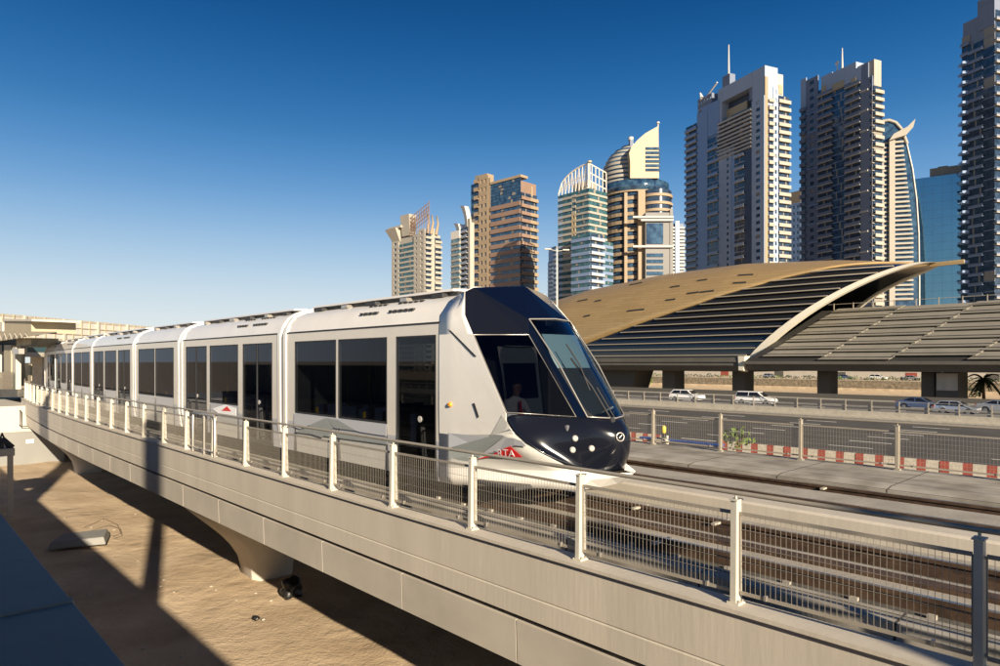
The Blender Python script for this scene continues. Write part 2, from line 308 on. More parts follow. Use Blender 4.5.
# abutment at the far end
ab = tthing('abutment_wall', 'pale rendered wall below the far end of the viaduct, white above grey', 'wall', 0, 49, GZ)
mb = MB(); mb.box(-14,8.6,0,10,-.3,2.05,'wallgrey'); mb.build('lower_wall', ab)
mb = MB(); mb.box(-14,8.4,.12,9.8,2.05,3.55,'wallwhite'); mb.build('upper_wall', ab)
mb = MB(); mb.box(-14,8.65,-.05,.2,2.0,2.1,'wallwhite'); mb.build('ledge', ab)
mb = MB(); mb.box(6.62,7.0,-.03,-.001,1.28,1.5,'lwhite'); mb.box(6.66,6.96,-.034,-.03,1.42,1.46,'blue'); mb.build('sign_plate', ab)
mb = MB(); mb.tube([(6.3,-.3,3.3),(6.3,-.3,2.35),(7.3,-.3,2.3),(6.9,-.3,3.3)], .035, 'dark'); mb.tube([(6.3,0,3.3),(6.3,-.3,3.3)], .035, 'dark'); mb.tube([(6.3,0,2.4),(6.3,-.3,2.4)], .035, 'dark'); mb.build('bracket', ab)
# ------------------------------------------------------------------ fences
def ipost(mb, h, pm='post', w0=.115, w1=.085, fl=.058, t=.012):
    # tapered I section standing on the parapet: outer flange at x=-w/2, inner at +w/2; flange spans y
    for sgn in (-1, 1):
        a = [(sgn*w0/2-t/2,-fl/2,0),(sgn*w0/2+t/2,-fl/2,0),(sgn*w0/2+t/2,fl/2,0),(sgn*w0/2-t/2,fl/2,0)]
        b = [(sgn*w1/2-t/2,-fl/2,h),(sgn*w1/2+t/2,-fl/2,h),(sgn*w1/2+t/2,fl/2,h),(sgn*w1/2-t/2,fl/2,h)]
        mb.hexa(a, b, pm)
    mb.hexa([(-w0/2,-.03,0),(w0/2,-.03,0),(w0/2,-.014,0),(-w0/2,-.014,0)], [(-w1/2,-.03,h),(w1/2,-.03,h),(w1/2,-.014,h),(-w1/2,-.014,h)], pm)
    mb.box(-w0/2-.012, w0/2+.012, -.06, .06, -.012, .012, pm)
    mb.box(-w1/2-.02, w1/2+.02, -.042, .042, h, h+.012, pm)
    mb.tube([(0,0,h),(0,0,h+.06)], .012, pm, 6)
    for zz in (.12, h-.13): mb.disc((0,-.03,zz), (0,-1,0), .013, .012, 'trim', 6)
    for x in (-w0/2+.02, w0/2-.02):
        for y in (-.045,.045): mb.disc((x,y,.012), (0,0,1), .011, .02, 'trim', 6)
def fence(dl, s0, s1, sp, zb, h, label, wires=.047, hw=.15, s_detail=30, group=None, gap=None, wr=.0017, vis0=None):
    root = tthing('fence', label, 'fence', dl, s0, zb)
    ss = []; s = s0
    while s <= s1+.01: ss.append(s); s += sp
    protos = None
    for s in ss:
        if protos is None:
            mb = MB(); ipost(mb, h, 'post' if dl < 10 else 'handrail'); o = mb.build('post', root); protos = o
        else: o = protos.copy(); COL.objects.link(o); o.parent = root
        o.location = (bend(s), s-s0, 0)
    def rl(name, x, z, r, m='handrail'):
        mb = MB(); n = int((s1-s0)/2)+1
        mb.tube([(x+bend(s0+(s1-s0)*i/n), (s1-s0)*i/n, z) for i in range(n+1)], r, m, 10); mb.build(name, root)
    rl('handrail', 0, h+.07, .022); 
    panel = None
    for a, b in zip(ss[:-1], ss[1:]):
        if b > 44: break
        near = a < s_detail
        pm = MB(); L_ = sp-.09
        if panel is None:
            for z in (.10, h-.12): pm.box(-.009, .009, .045, .045+L_, z-.016, z+.016, 'handrail')
            for y in (.045, .045+L_): pm.box(-.006, .006, y-.006, y+.006, .10, h-.12, 'handrail')
            n = int(L_/wires)
            for i in range(1, n): 
                y = .045+L_*i/n; pm.box(-wr, wr, y-wr, y+wr, .116, h-.136, 'wire')
            z = .10+hw
            while z < h-.14: pm.box(-wr-.004, -wr, .045, .045+L_, z-wr, z+wr, 'wire'); z += hw
            for y in (.3, L_-.2): pm.box(-.02,.02,y-.012,y+.012,.084,.13,'trim')
            o = panel = pm.build('mesh_panel', root)
        else: o = panel.copy(); COL.objects.link(o); o.parent = root
        o.location = (bend(a), a-s0, 0); o.rotation_euler = (0,0,-math.atan((bend(b)-bend(a))/sp))
    return root
fence(5.98, 3.10-1.92*3, 52.0, 1.92, -2.285, .97, 'near metal fence with pale posts and wire mesh along the parapet beside the tram')
fence(15.6, -3.5, 44.0, 2.0, -2.255, .92, 'far mesh fence with grey posts between the tram tracks and the highway', wires=.06, hw=.1, wr=.0015)
# small emergency gate in the near fence
gt = tthing('gate', 'small dark tubular gate frame set in the near fence behind the tram side', 'gate', 5.98, 16.9, -2.285)
mb = MB(); mb.tube([(-.07,-.6,0),(-.07,-.6,.93),(-.07,-.55,1.0),(-.07,.85,1.0),(-.07,.9,.93),(-.07,.9,0)], .035, 'trim'); mb.build('frame', gt)
mb = MB(); mb.tube([(-.07,-.6,.12),(-.07,.9,.12)], .02, 'trim'); mb.tube([(-.07,.1,0),(-.07,.1,1.0)], .035, 'trim'); mb.build('crossbar', gt)
# ------------------------------------------------------------------ tram
DC = 8.28; HW = 1.325; SK = -2.05
tram = tthing('tram', 'white seven section low floor tram with faceted black nose running on the viaduct', 'tram', DC, 20, -2.3)
def V(d, s, z): return (d-DC, s, z+2.3)     # module local: x across, y along (absolute s minus module origin), z above rail
RF = [(-1.31,-1.14),(-1.325,.46),(-1.32,.66),(-1.30,.70),(-1.24,.88),(-1.12,1.03),(-.95,1.13),(-.78,1.175),(-.6,1.2),(0,1.24)]
def side_side(poly): return poly+[(-x, z) for x, z in poly[::-1][1:]]
def module(s0, s1, bays, name='car_body', cab=0, parent=tram):
    """bays = list of (y0,y1,kind) along the body, y from the front joint (0) rearwards; kind door / window"""
    Lm = s1-s0; bs = bend((s0+s1)/2); ang = -math.atan((bend(s1)-bend(s0))/Lm)
    mb = MB(); g0, g1 = .18, Lm-.18
    # roof, end to end, both sides
    prof = side_side([(x, z+2.3) for x, z in RF[2:]])
    ys = [g0, g0+.08, (g0+g1)/2, g1-.08, g1]
    mb.loft([[(x, y, z) for x, z in prof] for y in ys], 'white')
    for sg in (-1, 1):
        # header under the roof line, sill band, skirt
        def skin(x0, z0, x1, z1, ya, yb, m, t=.06):
            a = [(sg*x0,ya,z0),(sg*(x0-t),ya,z0),(sg*(x0-t),yb,z0),(sg*x0,yb,z0)]; b = [(sg*x1,ya,z1),(sg*(x1-t),ya,z1),(sg*(x1-t),yb,z1),(sg*x1,yb,z1)]
            mb.hexa(a, b, m)
        skin(1.325, 2.76, 1.318, 2.955, g0, g1, 'cream')
        mb.box(*sorted((sg*1.295, sg*1.327)), g0, g1, 2.955, 2.985, 'rubber')
        ycur = g0
        for (ya, yb, kind) in bays+[(g1, g1, 'end')]:
            if ya > ycur: 
                skin(1.322, .95, 1.325, 2.76, ycur, ya, 'cream'); skin(1.28, .27, 1.322, .95, ycur, ya, 'cool')
            if kind == 'window':
                skin(1.31, .80, 1.322, 1.16, ya, yb, 'cool'); skin(1.28, .27, 1.31, .80, ya, yb, 'facet2')
            ycur = yb
        for (ya, yb, kind) in bays:
            for yy_ in ((ya, yb) if kind == 'window' else ()): mb.box(*sorted((sg*1.25, sg*1.326)), yy_-.005, yy_+.005, .29, 1.1, 'rubber')
        mb.box(*sorted((sg*1.25, sg*1.3135)), g0, g1, .800, .812, 'dark')
        for yy_ in (g0+(g1-g0)*.33, g0+(g1-g0)*.66): mb.box(*sorted((sg*1.2, sg*1.2405)), yy_-.004, yy_+.004, 3.0, 3.18, 'dark')
    mb.box(-1.28, 1.28, g0, g1, .27, .33, 'dark'); mb.box(-1.2,1.2,g0,g1,2.86,2.9,'interior')
    mb.box(-1.22,1.22,g0,g0+.05,.33,2.86,'interior') if not cab else None
    body = mb.build(name, parent, loc=(bs, s0-20, 0), rz=ang)
    for sg in (-1, 1):
        for (ya, yb, kind) in bays:
            g = MB(); z0 = 1.165 if kind == 'window' else .36
            zz = [(z0, 1.308 if kind == 'window' else 1.29), (1.16, 1.318), (2.755, 1.321)] if kind != 'window' else [(z0,1.318),(2.755,1.321)]
            for (za, xa), (zb, xb) in zip(zz[:-1], zz[1:]):
                g.add([(sg*xa,ya+.02,za),(sg*xa,yb-.02,za),(sg*xb,yb-.02,zb),(sg*xb,ya+.02,zb)], [(0,1,2,3)], 'tint')
            for (p, q) in ((ya,ya+.025),(yb-.025,yb)): g.box(*sorted((sg*1.30,sg*1.331)), p, q, z0, 2.76, 'rubber')
            g.box(*sorted((sg*1.30,sg*1.331)), ya, yb, 2.735, 2.765, 'rubber'); g.box(*sorted((sg*1.28,sg*1.325)), ya, yb, z0-.02, z0+.02, 'rubber')
            nm = 'door' if kind == 'door' else 'window'
            if kind == 'door':
                ym = (ya+yb)/2
                if yb-ya > 1.45: g.box(*sorted((sg*1.30,sg*1.334)), ym-.03, ym+.03, z0, 2.74, 'rubber')
                g.box(*sorted((sg*1.25,sg*1.30)), ya, yb, .27, .36, 'rubber')
                g.disc((sg*1.328, ym-.14, 1.30), (sg,0,0), .055, .012, 'lens', 16)
            w = g.build(nm, body)
            if kind == 'window': 
                h = MB(); h.box(*sorted((sg*1.24,sg*1.30)), (ya+yb)/2-.02, (ya+yb)/2+.02, 1.20, 1.32, 'yellow'); h.build('grab_handle', body)
    # roof equipment fairing
    f = MB(); 
    f.box(-.75,.75,g0+.25,g1-.25,3.45,3.56,'dark')
    for sg in (-1,1):
        f.hexa([(sg*.42,g0+.3,3.56),(sg*.82,g0+.3,3.56),(sg*.82,g1-.3,3.56),(sg*.42,g1-.3,3.56)],[(sg*.42,g0+.36,3.63),(sg*.76,g0+.36,3.61),(sg*.76,g1-.36,3.61),(sg*.42,g1-.36,3.63)],'white')
    for k in range(int(Lm/1.1)):
        y = g0+.5+k*1.1; f.box(-.9,-.6,y,y+random.uniform(.15,.4),3.46,3.53,'trim' if k % 2 else 'dark')
    f.box(-.42,.42,g0+.6,g1-.9,3.56,3.64,'cool'); f.build('roof_fairing', body)
    # louvre slots cut in the roof cove of long sections
    if len(bays) > 2:
        for zz, xx in ((3.26,1.225),(3.42,1.0)):
            for k in list(range(5))+list(range(7,11)):
                y = 1.1+k*.17; v = MB(); v.box(-xx-.012,-xx+.05,y,y+.1,zz-.03,zz+.012,'dark'); v.build('roof_vent', body)
    # rings closing both ends
    rp = [(-1.26,.27),(-1.34,.8),(-1.35,2.76),(-1.345,2.96),(-1.28,3.16),(-1.15,3.34),(-.96,3.46),(-.75,3.53),(-.5,3.60),(0,3.62)]
    rp = rp+[(-x,z) for x,z in rp[::-1][1:]]
    ends = [(g1-.04, g1+.10)] + ([] if cab else [(g0-.10, g0+.04)])
    for ya, yb in ends:
        k = MB(); inn = [(x*.9, z-.05 if z > 1 else z) for x, z in rp]
        for r0, r1, y0, y1 in ((rp,rp,ya,yb),(inn,rp,ya,ya),(inn,rp,yb,yb)):
            k.loft([[(x,y0,z) for x,z in r0],[(x,y1,z) for x,z in r1]], 'white')
        k.build('end_ring', body)
    # bellows to the next section
    if s1 < 54:
        k = MB(); rows = []
        for i in range(9):
            sc = .955 if i % 2 else .985
            rows.append([(x*sc, g1+.10+i*.0225, (z-.27)*(.96 if i % 2 else .975)+.27) for x, z in rp])
        k.loft(rows, 'bellow', smooth=False); k.build('bellows', body)
    # seats and poles inside
    st = MB()
    for y in [g0+.7+i*.9 for i in range(int((Lm-1.2)/.9))]:
        for x in (-.75,.75):
            st.box(x-.4,x+.4,y,y+.42,.72,.8,'seat'); st.box(x-.4,x+.4,y+.40,y+.46,.8,1.35,'seat')
    st.build('seats', body, bevel=.02)
    pl = MB()
    for y in (g0+1, g1-1): pl.tube([(-.3,y,.33),(-.3,y,2.86)], .018, 'yellow', 6); pl.tube([(.3,y,.33),(.3,y,2.86)], .018, 'yellow', 6)
    pl.build('grab_pole', body)
    # bogie / underframe
    u = MB(); u.box(-1.0,1.0,g0+.3,g1-.3,.10,.30,'dark')
    for y in ([Lm/2-.9, Lm/2+.9] if (cab or len(bays) == 2) else []):
        for x in (-.8,.8): u.disc((x,y,.3),(1 if x>0 else -1,0,0),.30,.1,'dark',20)
    u.build('underframe', body)
    return body
JO = [8.72,14.9,22.1,27.25,34.3,39.4,46.5,54]
def bay(pairs, s0): return [(a-s0, b-s0, k) for a, b, k in pairs]
W0 = 6.955
px = lambda p: Sat(p, W0)
b1 = [(px(436),px(396.5),'door'),(px(387),px(338.5),'window'),(px(336),px(295),'window')]
mods = []
m1 = module(JO[0], JO[1], bay(b1, JO[0]), cab=1); mods.append(m1)
def longb(L_): return [(.55,.55+1.75,'door'),(2.62,L_-2.55,'window'),(L_-2.3,L_-.55,'door')]
def shortb(L_): return [(.62,L_/2-.05,'window'),(L_/2+.05,L_-.62,'window')]
for i in range(1, 7):
    L_ = JO[i+1]-JO[i]
    if i == 6: bays = [(.6,2.2,'window'),(2.3,3.9,'window'),(4.3,5.4,'door')]
    else: bays = longb(L_) if i % 2 else shortb(L_)
    mods.append(module(JO[i], JO[i+1], bays))
# livery panels of the front section (proud of the side)
def sidepoly(pts, m, parent, name, s_org, dx=.0):
    """flat polygon given by photo spots on the tram side, 4 mm proud"""
    mb = MB(); vs = []
    for a, b in pts:
        q = P(a, b, W0-.012-dx); vs.append((q[0]-DC, q[1]-s_org, q[2]+2.3))
    mb.add(vs, [tuple(range(len(vs)))], m); return mb.build(name, parent, solid=.006)
s0 = JO[0]
sidepoly([(294,413.5),(387,424.5),(386.6,436),(360,432),(340,424.5),(326,418.5),(300,429),(294,427)], 'cool', m1, 'livery_panel', s0)
sidepoly([(326,418),(338,420),(357,431),(334,428)], 'facet', m1, 'livery_panel', s0, .003)
sidepoly([(311,424.5),(325.5,418),(333,428),(322,437.5),(302,431)], 'facet', m1, 'livery_panel', s0, .004)
sidepoly([(294,432),(387,444.5),(387,439),(322,432),(302,429)], 'facet', m1, 'livery_panel', s0, .006)
# red logo panel on the second section
m2 = mods[1]; sg = -1
mb = MB(); 
L2 = JO[2]-JO[1]
mb.add([(-1.333,2.75,.86),(-1.333,3.95,.86),(-1.333,4.45,.98),(-1.333,3.5,1.14),(-1.333,2.75,1.08)], [(0,1,2,3,4)], 'lwhite'); mb.build('livery_panel', m2, solid=.004)
mb = MB(); mb.add([(-1.339,3.05,.98),(-1.339,3.75,.96),(-1.339,3.35,1.10)], [(0,1,2)], 'red'); mb.build('logo', m2, solid=.004)
# ---- cab ----
cabS = 20.
def q(px_, py_, d): a = P(px_, py_, d); return Vector((a[0]-DC, a[1]-s0, a[2]+2.3))
def ql(d, s, z): return Vector((d-DC, s-s0, z+2.3))
def mir(p): return Vector((-p[0], p[1], p[2]))
A = q(474,287.3,7.40); A2 = q(465,291.6,7.22); A3 = q(465,315,6.99)
SWtl = q(473,334,6.972); SWbl = q(506.5,413.4,6.966); SWtr = q(529,334,7.74); SWbr = q(577.5,417.7,7.78)
TL = ql(DC-.513,7.62,.70); BL = ql(DC-.45,6.45,-.83); B = ql(DC,8.21,1.33); BC = ql(DC,6.26,-.86); TC = ql(DC,7.56,.72)
Az = ql(DC, 8.62, 1.31)
mb = MB()
def tri(*ps, m='navy', both=True):
    mb.add(ps, [tuple(range(len(ps)))], m)
    if both: mb.add([mir(p) for p in ps], [tuple(range(len(ps)))[::-1]], m)
tri(A, TL, B); mb.add([TL, TC, B], [(0,1,2)], 'navy'); mb.add([mir(TL), TC, B], [(0,2,1)], 'navy'); tri(A, B, Az)
tri(A, A2, A3, SWtl, m='black'); tri(A, SWtl, SWtr, TL, m='black'); tri(TL, SWtr, SWbr, BL)
hood = mb.build('nose_cowl', m1, weld=True, bevel=.012)
# lower black nose: smooth patch
N1 = ql(DC,6.0,-1.0); N2 = ql(DC,5.97,-1.27); N3 = ql(DC,6.16,-1.64)
K = [(500,398,7.0),(506.5,421,6.968),(514.4,434,6.985),(526,443.5,7.06),(539,452,7.2),(564,464.6,7.5),(582,470.5,7.75),(602,473,8.02)]
Kp = [q(*k) for k in K]
rows = [[SWbl, q(541,416,7.40), SWbr, BL, BC],
        [Kp[1], q(545,427,7.38), q(581,431,7.74), q(601,431,7.93), N1],
        [Kp[2], q(548,438,7.36), q(581,446,7.72), q(606,446,7.98), N2+Vector((0,0,.08))],
        [Kp[3], q(548,449,7.36), q(579,458,7.72), q(606,460,8.0), N2+Vector((0,.03,-.1))],
        [Kp[4], Kp[5], Kp[6], Kp[7], N3]]
full = [r+[mir(p) for p in r[::-1][1:]] for r in rows]
mb = MB(); mb.loft(full, 'black'); nose = mb.build('lower_nose', m1, weld=True, subd=2)
nose.modifiers.new('ss','SOLIDIFY').thickness = -.02
# white cab side and front skirt
rear = [(7.42,1.175),(7.16,1.03),(7.0,.82),(6.965,.66),(6.956,.46),(6.955,-.2),(6.955,-.78),(6.957,-1.0),(6.96,-1.2),(6.965,-1.4),(6.97,-1.6),(6.975,-1.75),(6.98,-1.90),(7.0,-2.03)]
front = [A, A2, (A2*.45+A3*.55), A3, SWtl, q(490,374,6.97), SWbl-Vector((0,.0,0)), Kp[1], Kp[2], Kp[4], Kp[5], Kp[6]+Vector((-.01,-.01,-.01)), q(590,480,7.72), q(580,490,7.70)]
def white_rows():
    out = []
    for (rd, rz_), f in zip(rear, front):
        a = ql(rd, s0+.2, rz_); b = ql(rd, s0-.12, rz_); out.append([a, b]+[b.lerp(f, t) + Vector((-.0,0,0)) for t in (.25,.5,.75,1.)])
    return out
rw = white_rows()
mb = MB(); mb.loft(rw[:5], 'white', smooth=True); mb.loft(rw[4:9], 'white', smooth=False); mb.loft(rw[8:12], 'facet2', smooth=True); mb.loft(rw[11:], 'white', smooth=True)
mb.loft([[mir(p) for p in r] for r in rw[:5]], 'white', smooth=True); mb.loft([[mir(p) for p in r] for r in rw[4:9]], 'white', smooth=False); mb.loft([[mir(p) for p in r] for r in rw[8:12]], 'facet2'); mb.loft([[mir(p) for p in r] for r in rw[11:]], 'white')
# roof between the section and the hood
rr = [ql(7.42,s0+.2,1.175), ql(7.7,s0+.2,1.21), ql(DC,s0+.2,1.24)]; mb.loft([rr, [A, (A+Az)/2, Az]], 'white'); mb.loft([[mir(p) for p in rr], [mir(A), mir((A+Az)/2), Az]], 'white')
cabw = mb.build('cab_shell', m1, weld=True)
cabw.modifiers.new('ss','SOLIDIFY').thickness = -.015
mb = MB(); k1 = [Kp[6]+Vector((-.01,-.01,-.005)), q(606,473.5,8.05), ql(DC,5.96,-1.66)]; k2 = [q(590,480,7.72), q(611,478,8.0), ql(DC,5.97,-1.71)]; k3 = [q(580,490,7.70), q(600,487.5,8.0), ql(DC,6.22,-1.86)]
mb.loft([r+[mir(p) for p in r[::-1][1:]] for r in (k1,k2,k3)], 'white', smooth=False); 
mb.loft([[rw[-1][0], rw[-1][1]]+rw[-1][2:], [ql(DC,s0+.2,-2.03), ql(DC,s0-.1,-2.03)]+[ql(DC,s0-.1-(i+1)*.52,-2.0) for i in range(4)]], 'dark'); mb.build('bumper', m1, weld=True)
# glass
mb = MB()
def inset(ps, k):
    c = sum(ps, Vector())/len(ps); return [p+(c-p)*k for p in ps]
for nm, ps, mt in (('side_window',[SWtl,SWtr,SWbr,SWbl],'cabglass'), ('side_window',[mir(p) for p in (SWtl,SWtr,SWbr,SWbl)],'cabglass')):
    g = MB(); g.add(ps, [(0,1,2,3)], mt); w = g.build(nm, m1, solid=.01)
    f = MB(); out = -.006 if ps[0][0] < 0 else .006
    pp = [p+Vector((out*2,-.006,0)) for p in inset(ps, .02)]; f.tube(pp+[pp[0], pp[1]], .011, 'trim', 6); f.build('window_frame', w)
mid = [[TL, (TL+TC)/2+Vector((0,-.05,0)), TC+Vector((0,-.06,0)), (mir(TL)+TC)/2+Vector((0,-.05,0)), mir(TL)], [BL, (BL+BC)/2+Vector((0,-.06,0)), BC, (mir(BL)+BC)/2+Vector((0,-.06,0)), mir(BL)]]
midl = [a.lerp(b, .5)+Vector((0,-.05,.02)) for a, b in zip(*mid)]
g = MB(); g.loft([mid[0], midl, mid[1]], 'shield'); shield = g.build('windshield', m1, subd=2)
f = MB(); lp = [TL, midl[0], BL, mid[1][1], BC, mid[1][3], mir(BL), midl[4], mir(TL), mid[0][3], mid[0][2], mid[0][1], TL]
f.tube([p+Vector((0,-.012,0)) for p in lp], .012, 'trim', 6); f.build('window_frame', shield)
# wipers
wpm = MB(); base = ql(DC-.1,6.30,-.84)
wpm.tube([base+Vector((0,-.05,-.05)), base+Vector((-.1,.25,.45)), base+Vector((-.22,.58,.90))], .016, 'rubber', 6)
wpm.tube([base+Vector((-.28,.62,1.12)), base+Vector((-.2,.42,.80)), base+Vector((-.13,.27,.40))], .012, 'rubber', 6)
wpm.tube([base+Vector((.1,-.05,-.05)), base+Vector((-.1,.16,.45))], .012, 'rubber', 6)
wpm.disc(base+Vector((0,-.03,-.06)), (0,-1,.3), .05, .05, 'rubber'); wpm.build('wiper', shield)
# raycast helper for things sitting on the cab surface
bpy.context.view_layer.update(); dg = bpy.context.evaluated_depsgraph_get()
def caster(objs):
    tr = []
    for o in objs:
        e = o.evaluated_get(dg); me = e.to_mesh(); mw = o.matrix_world
        tr.append(BVHTree.FromPolygons([mw @ v.co for v in me.vertices], [list(p.vertices) for p in me.polygons])); e.to_mesh_clear()
    org = Vector((0,0,ZG)); inv = m1.matrix_world.inverted()
    def cast(px_, py_, off):
        dr = Vector(((px_-CX)/F, 1, -(py_-YH)/F)).normalized(); best = None
        for t in tr:
            h = t.ray_cast(org, dr)
            if h[0] and (best is None or h[3] < best[3]): best = h
        if best is None: return None, None
        n = best[1] if best[1].dot(dr) < 0 else -best[1]
        return inv @ (best[0]+n*off), (inv.to_3x3() @ n).normalized()
    return cast
cast = caster([cabw, nose, hood])
def decal(name, polys, m, off, parent=m1, grid=0):
    mb = MB()
    for poly in polys:
        vs = [cast(a, b, off)[0] for a, b in poly]
        if any(v is None for v in vs): continue
        mb.add(vs, [tuple(range(len(vs)))], m)
    if mb.v: return mb.build(name, parent, solid=.003)
decal('livery_panel', [[(449,433),(489,436.5),(470,443),(449,448)]], 'cool', .006)
decal('livery_panel', [[(452,447),(489,436.5),(510,429),(512,431),(483,452),(470,452.5)]], 'facet', .009)
decal('livery_panel', [[(491,435),(502.5,415),(509,426),(511,429)]], 'facet2', .007)
decal('livery_panel', [[(449,449),(470,453),(481,454),(478,462),(449,459)]], 'facet', .008)
decal('livery_panel', [[(483,453),(512,431),(527,446),(515,445),(497,452)]], 'cool', .010)
lg = decal('logo', [[(476.8,458.5),(493,453.5),(503,448.5),(511.3,445),(523.4,455.8),(492,455.8)]], 'red', .03)
def text_mesh(txt, size):
    c = bpy.data.curves.new('t','FONT'); c.body = txt; c.size = size; c.resolution_u = 3
    o = bpy.data.objects.new('t', c); COL.objects.link(o); bpy.context.view_layer.update()
    me = bpy.data.meshes.new_from_object(o.evaluated_get(bpy.context.evaluated_depsgraph_get()))
    bpy.data.objects.remove(o); return me
me = text_mesh('RTA', 9.5); mb = MB()
vv = [cast(498.4+v.co.x*1.0, 454.2-v.co.y+v.co.x*.035, .045)[0] for v in me.vertices]
if all(v is not None for v in vv): mb.add(vv, [tuple(p.vertices) for p in me.polygons], 'lwhite'); mb.build('lettering', m1)
def knob(name, px_, py_, r, m, h=.03, off=0):
    p, n = cast(px_, py_, off)
    if p is None: return
    mb = MB(); mb.tube([p-n*.01, p+n*h*.6, p+n*h], [r, r*.9, r*.55], m, 16); return mb.build(name, m1)
for a, b in ((575,438.5),(572.5,450),(591.5,448.5)): knob('headlight', a, b, .05, 'lens', .035)
knob('marker_lamp', 450.5, 404.5, .045, 'amber', .04)
decal('door_handle', [[(473,403.5),(475,403),(479.5,417),(478,418)]], 'rubber', .01)
decal('reflector', [[(608,475),(612,474.5),(619,485),(614,487)]], 'blue', .01)
p, n = cast(620, 437, .004)
if p is not None:
    mb = MB(); rt = n.to_track_quat('Z','Y').to_matrix().to_4x4(); rt.translation = p
    mb.tube([rt @ Vector((.062*math.cos(t*math.pi/10), .062*math.sin(t*math.pi/10), .006)) for t in range(21)], .012, 'trim', 6)
    mb.tube([rt @ Vector((-.02,-.02,.006)), rt @ Vector((.03,.03,.006))], .01, 'trim', 6); mb.build('emblem', m1)
decal('mirror_camera', [[(438,327),(449.5,321),(451.5,333)],[(448,329),(451.5,331),(477,356.5),(474.5,356.5)]], 'black', .012)
# cab interior
mb = MB(); mb.add([ql(DC-.42,7.42,.45),ql(DC+.42,7.42,.45),ql(DC+.42,7.1,-.1),ql(DC-.42,7.1,-.1)], [(0,1,2,3)], 'blind'); mb.build('sun_blind', m1, solid=.01)
mb = MB(); mb.box(-.7,.7,-2.1,-1.3,.9,1.35,'interior'); mb.box(-1.2,1.2,-1.5,.0,.33,.4,'dark'); mb.box(-1.22,1.22,.05,.1,.35,2.9,'interior'); mb.build('driver_desk', m1, bevel=.03)
mb = MB(); mb.box(-.75,-.25,-.95,-.5,.75,.85,'seat'); mb.box(-.75,-.25,-.55,-.45,.85,1.55,'seat'); mb.build('driver_seat', m1, bevel=.03)
# driver
def driver():
    root = tthing('person', 'tram driver in white shirt and red tie sitting behind the cab side window', 'person', 7.72, 7.95, -1.16)
    J = {'pelvis':(0,0,0,.15),'waist':(0,-.02,.2,.13),'chest':(0,-.05,.42,.155),'neck':(0,-.06,.58,.055),'chin':(0,-.09,.66,.07),'head':(0,-.09,.75,.095),'crown':(0,-.075,.83,.075)}
    E = [('pelvis','waist'),('waist','chest'),('chest','neck'),('neck','chin'),('chin','head'),('head','crown')]
    for n, sg in (('l',-1),('r',1)):
        J['sh'+n] = (sg*.19,-.05,.50,.065); J['el'+n] = (sg*.25,-.18,.24,.05); J['wr'+n] = (sg*.18,-.42,.20,.032); J['hd'+n] = (sg*.16,-.50,.20,.038)
        J['hp'+n] = (sg*.09,-.05,-.02,.09); J['kn'+n] = (sg*.12,-.48,.02,.065); J['an'+n] = (sg*.12,-.55,-.40,.042); J['ft'+n] = (sg*.12,-.70,-.44,.035)
        E += [('chest','sh'+n),('sh'+n,'el'+n),('el'+n,'wr'+n),('wr'+n,'hd'+n),('pelvis','hp'+n),('hp'+n,'kn'+n),('kn'+n,'an'+n),('an'+n,'ft'+n)]
    ks = list(J); me = bpy.data.meshes.new('b'); me.from_pydata([J[k][:3] for k in ks], [(ks.index(a), ks.index(b)) for a, b in E], [])
    o = bpy.data.objects.new('b', me); COL.objects.link(o); md = o.modifiers.new('k','SKIN'); u = o.modifiers.new('u','SUBSURF'); u.levels = 2; u.render_levels = 2
    for i, k in enumerate(ks): me.skin_vertices[0].data[i].radius = (J[k][3],)*2
    me.skin_vertices[0].data[0].use_root = True
    bpy.context.view_layer.update(); m_ = bpy.data.meshes.new_from_object(o.evaluated_get(bpy.context.evaluated_depsgraph_get())); bpy.data.objects.remove(o)
    for k in ('skin','shirt','hair','dark'): m_.materials.append(M[k])
    for p_ in m_.polygons:
        c = p_.center; p_.use_smooth = True
        if c.z > .60: p_.material_index = 2 if (c.z > .79 or c.y > -.06) else 0
        elif c.y < -.42 and c.z > .1: p_.material_index = 0
        elif c.z > .08 and c.y > -.45: p_.material_index = 1
        else: p_.material_index = 3
    b = bpy.data.objects.new('body', m_); COL.objects.link(b); b.parent = root
    t = MB(); t.add([(-.02,-.19,.52),(.02,-.19,.52),(.035,-.225,.25),(-.035,-.225,.25)], [(0,1,2,3)], 'red'); t.build('tie', root, solid=.01)
    f = MB(); f.tube([(0,-.18,.73),(0,-.205,.70)], [.012,.016], 'skin', 6)
    for x in (-.035,.035): f.disc((x,-.178,.745),(0,-1,0),.012,.006,'hair',8)
    f.box(-.03,.03,-.172,-.165,.675,.685,'red'); f.build('face', root)
driver()
# ------------------------------------------------------------------ things on the sand
def lump(name, loc, r, m, label, cat, sq=(1,1,1), seed=1, n=3, amp=.25):
    random.seed(seed); bm = bmesh.new(); bmesh.ops.create_icosphere(bm, subdivisions=n, radius=r)
    from mathutils import noise
    for v in bm.verts:
        v.co *= 1+amp*noise.noise(v.co*3/r*.6+Vector((seed,0,0)))*1.6; v.co = Vector((v.co.x*sq[0], v.co.y*sq[1], v.co.z*sq[2]))
    for f in bm.faces: f.material_index = 0; f.smooth = n > 2
    me = bpy.data.meshes.new(name); bm.to_mesh(me); bm.free(); me.materials.append(M[m]); o = bpy.data.objects.new(name, me); COL.objects.link(o); o.location = loc; return tag(o, label, cat)
Gp = lambda a, b, z=GZ: (X2(a, F*-z/(b-YH)), F*-z/(b-YH), z+ZG)
g = Gp(290,597); lump('bin_bag', (g[0],g[1],.22), .30, 'bag', 'black plastic bag of rubbish on the sand beside the pier', 'bag', (1,.8,.95), 3, amp=.4)
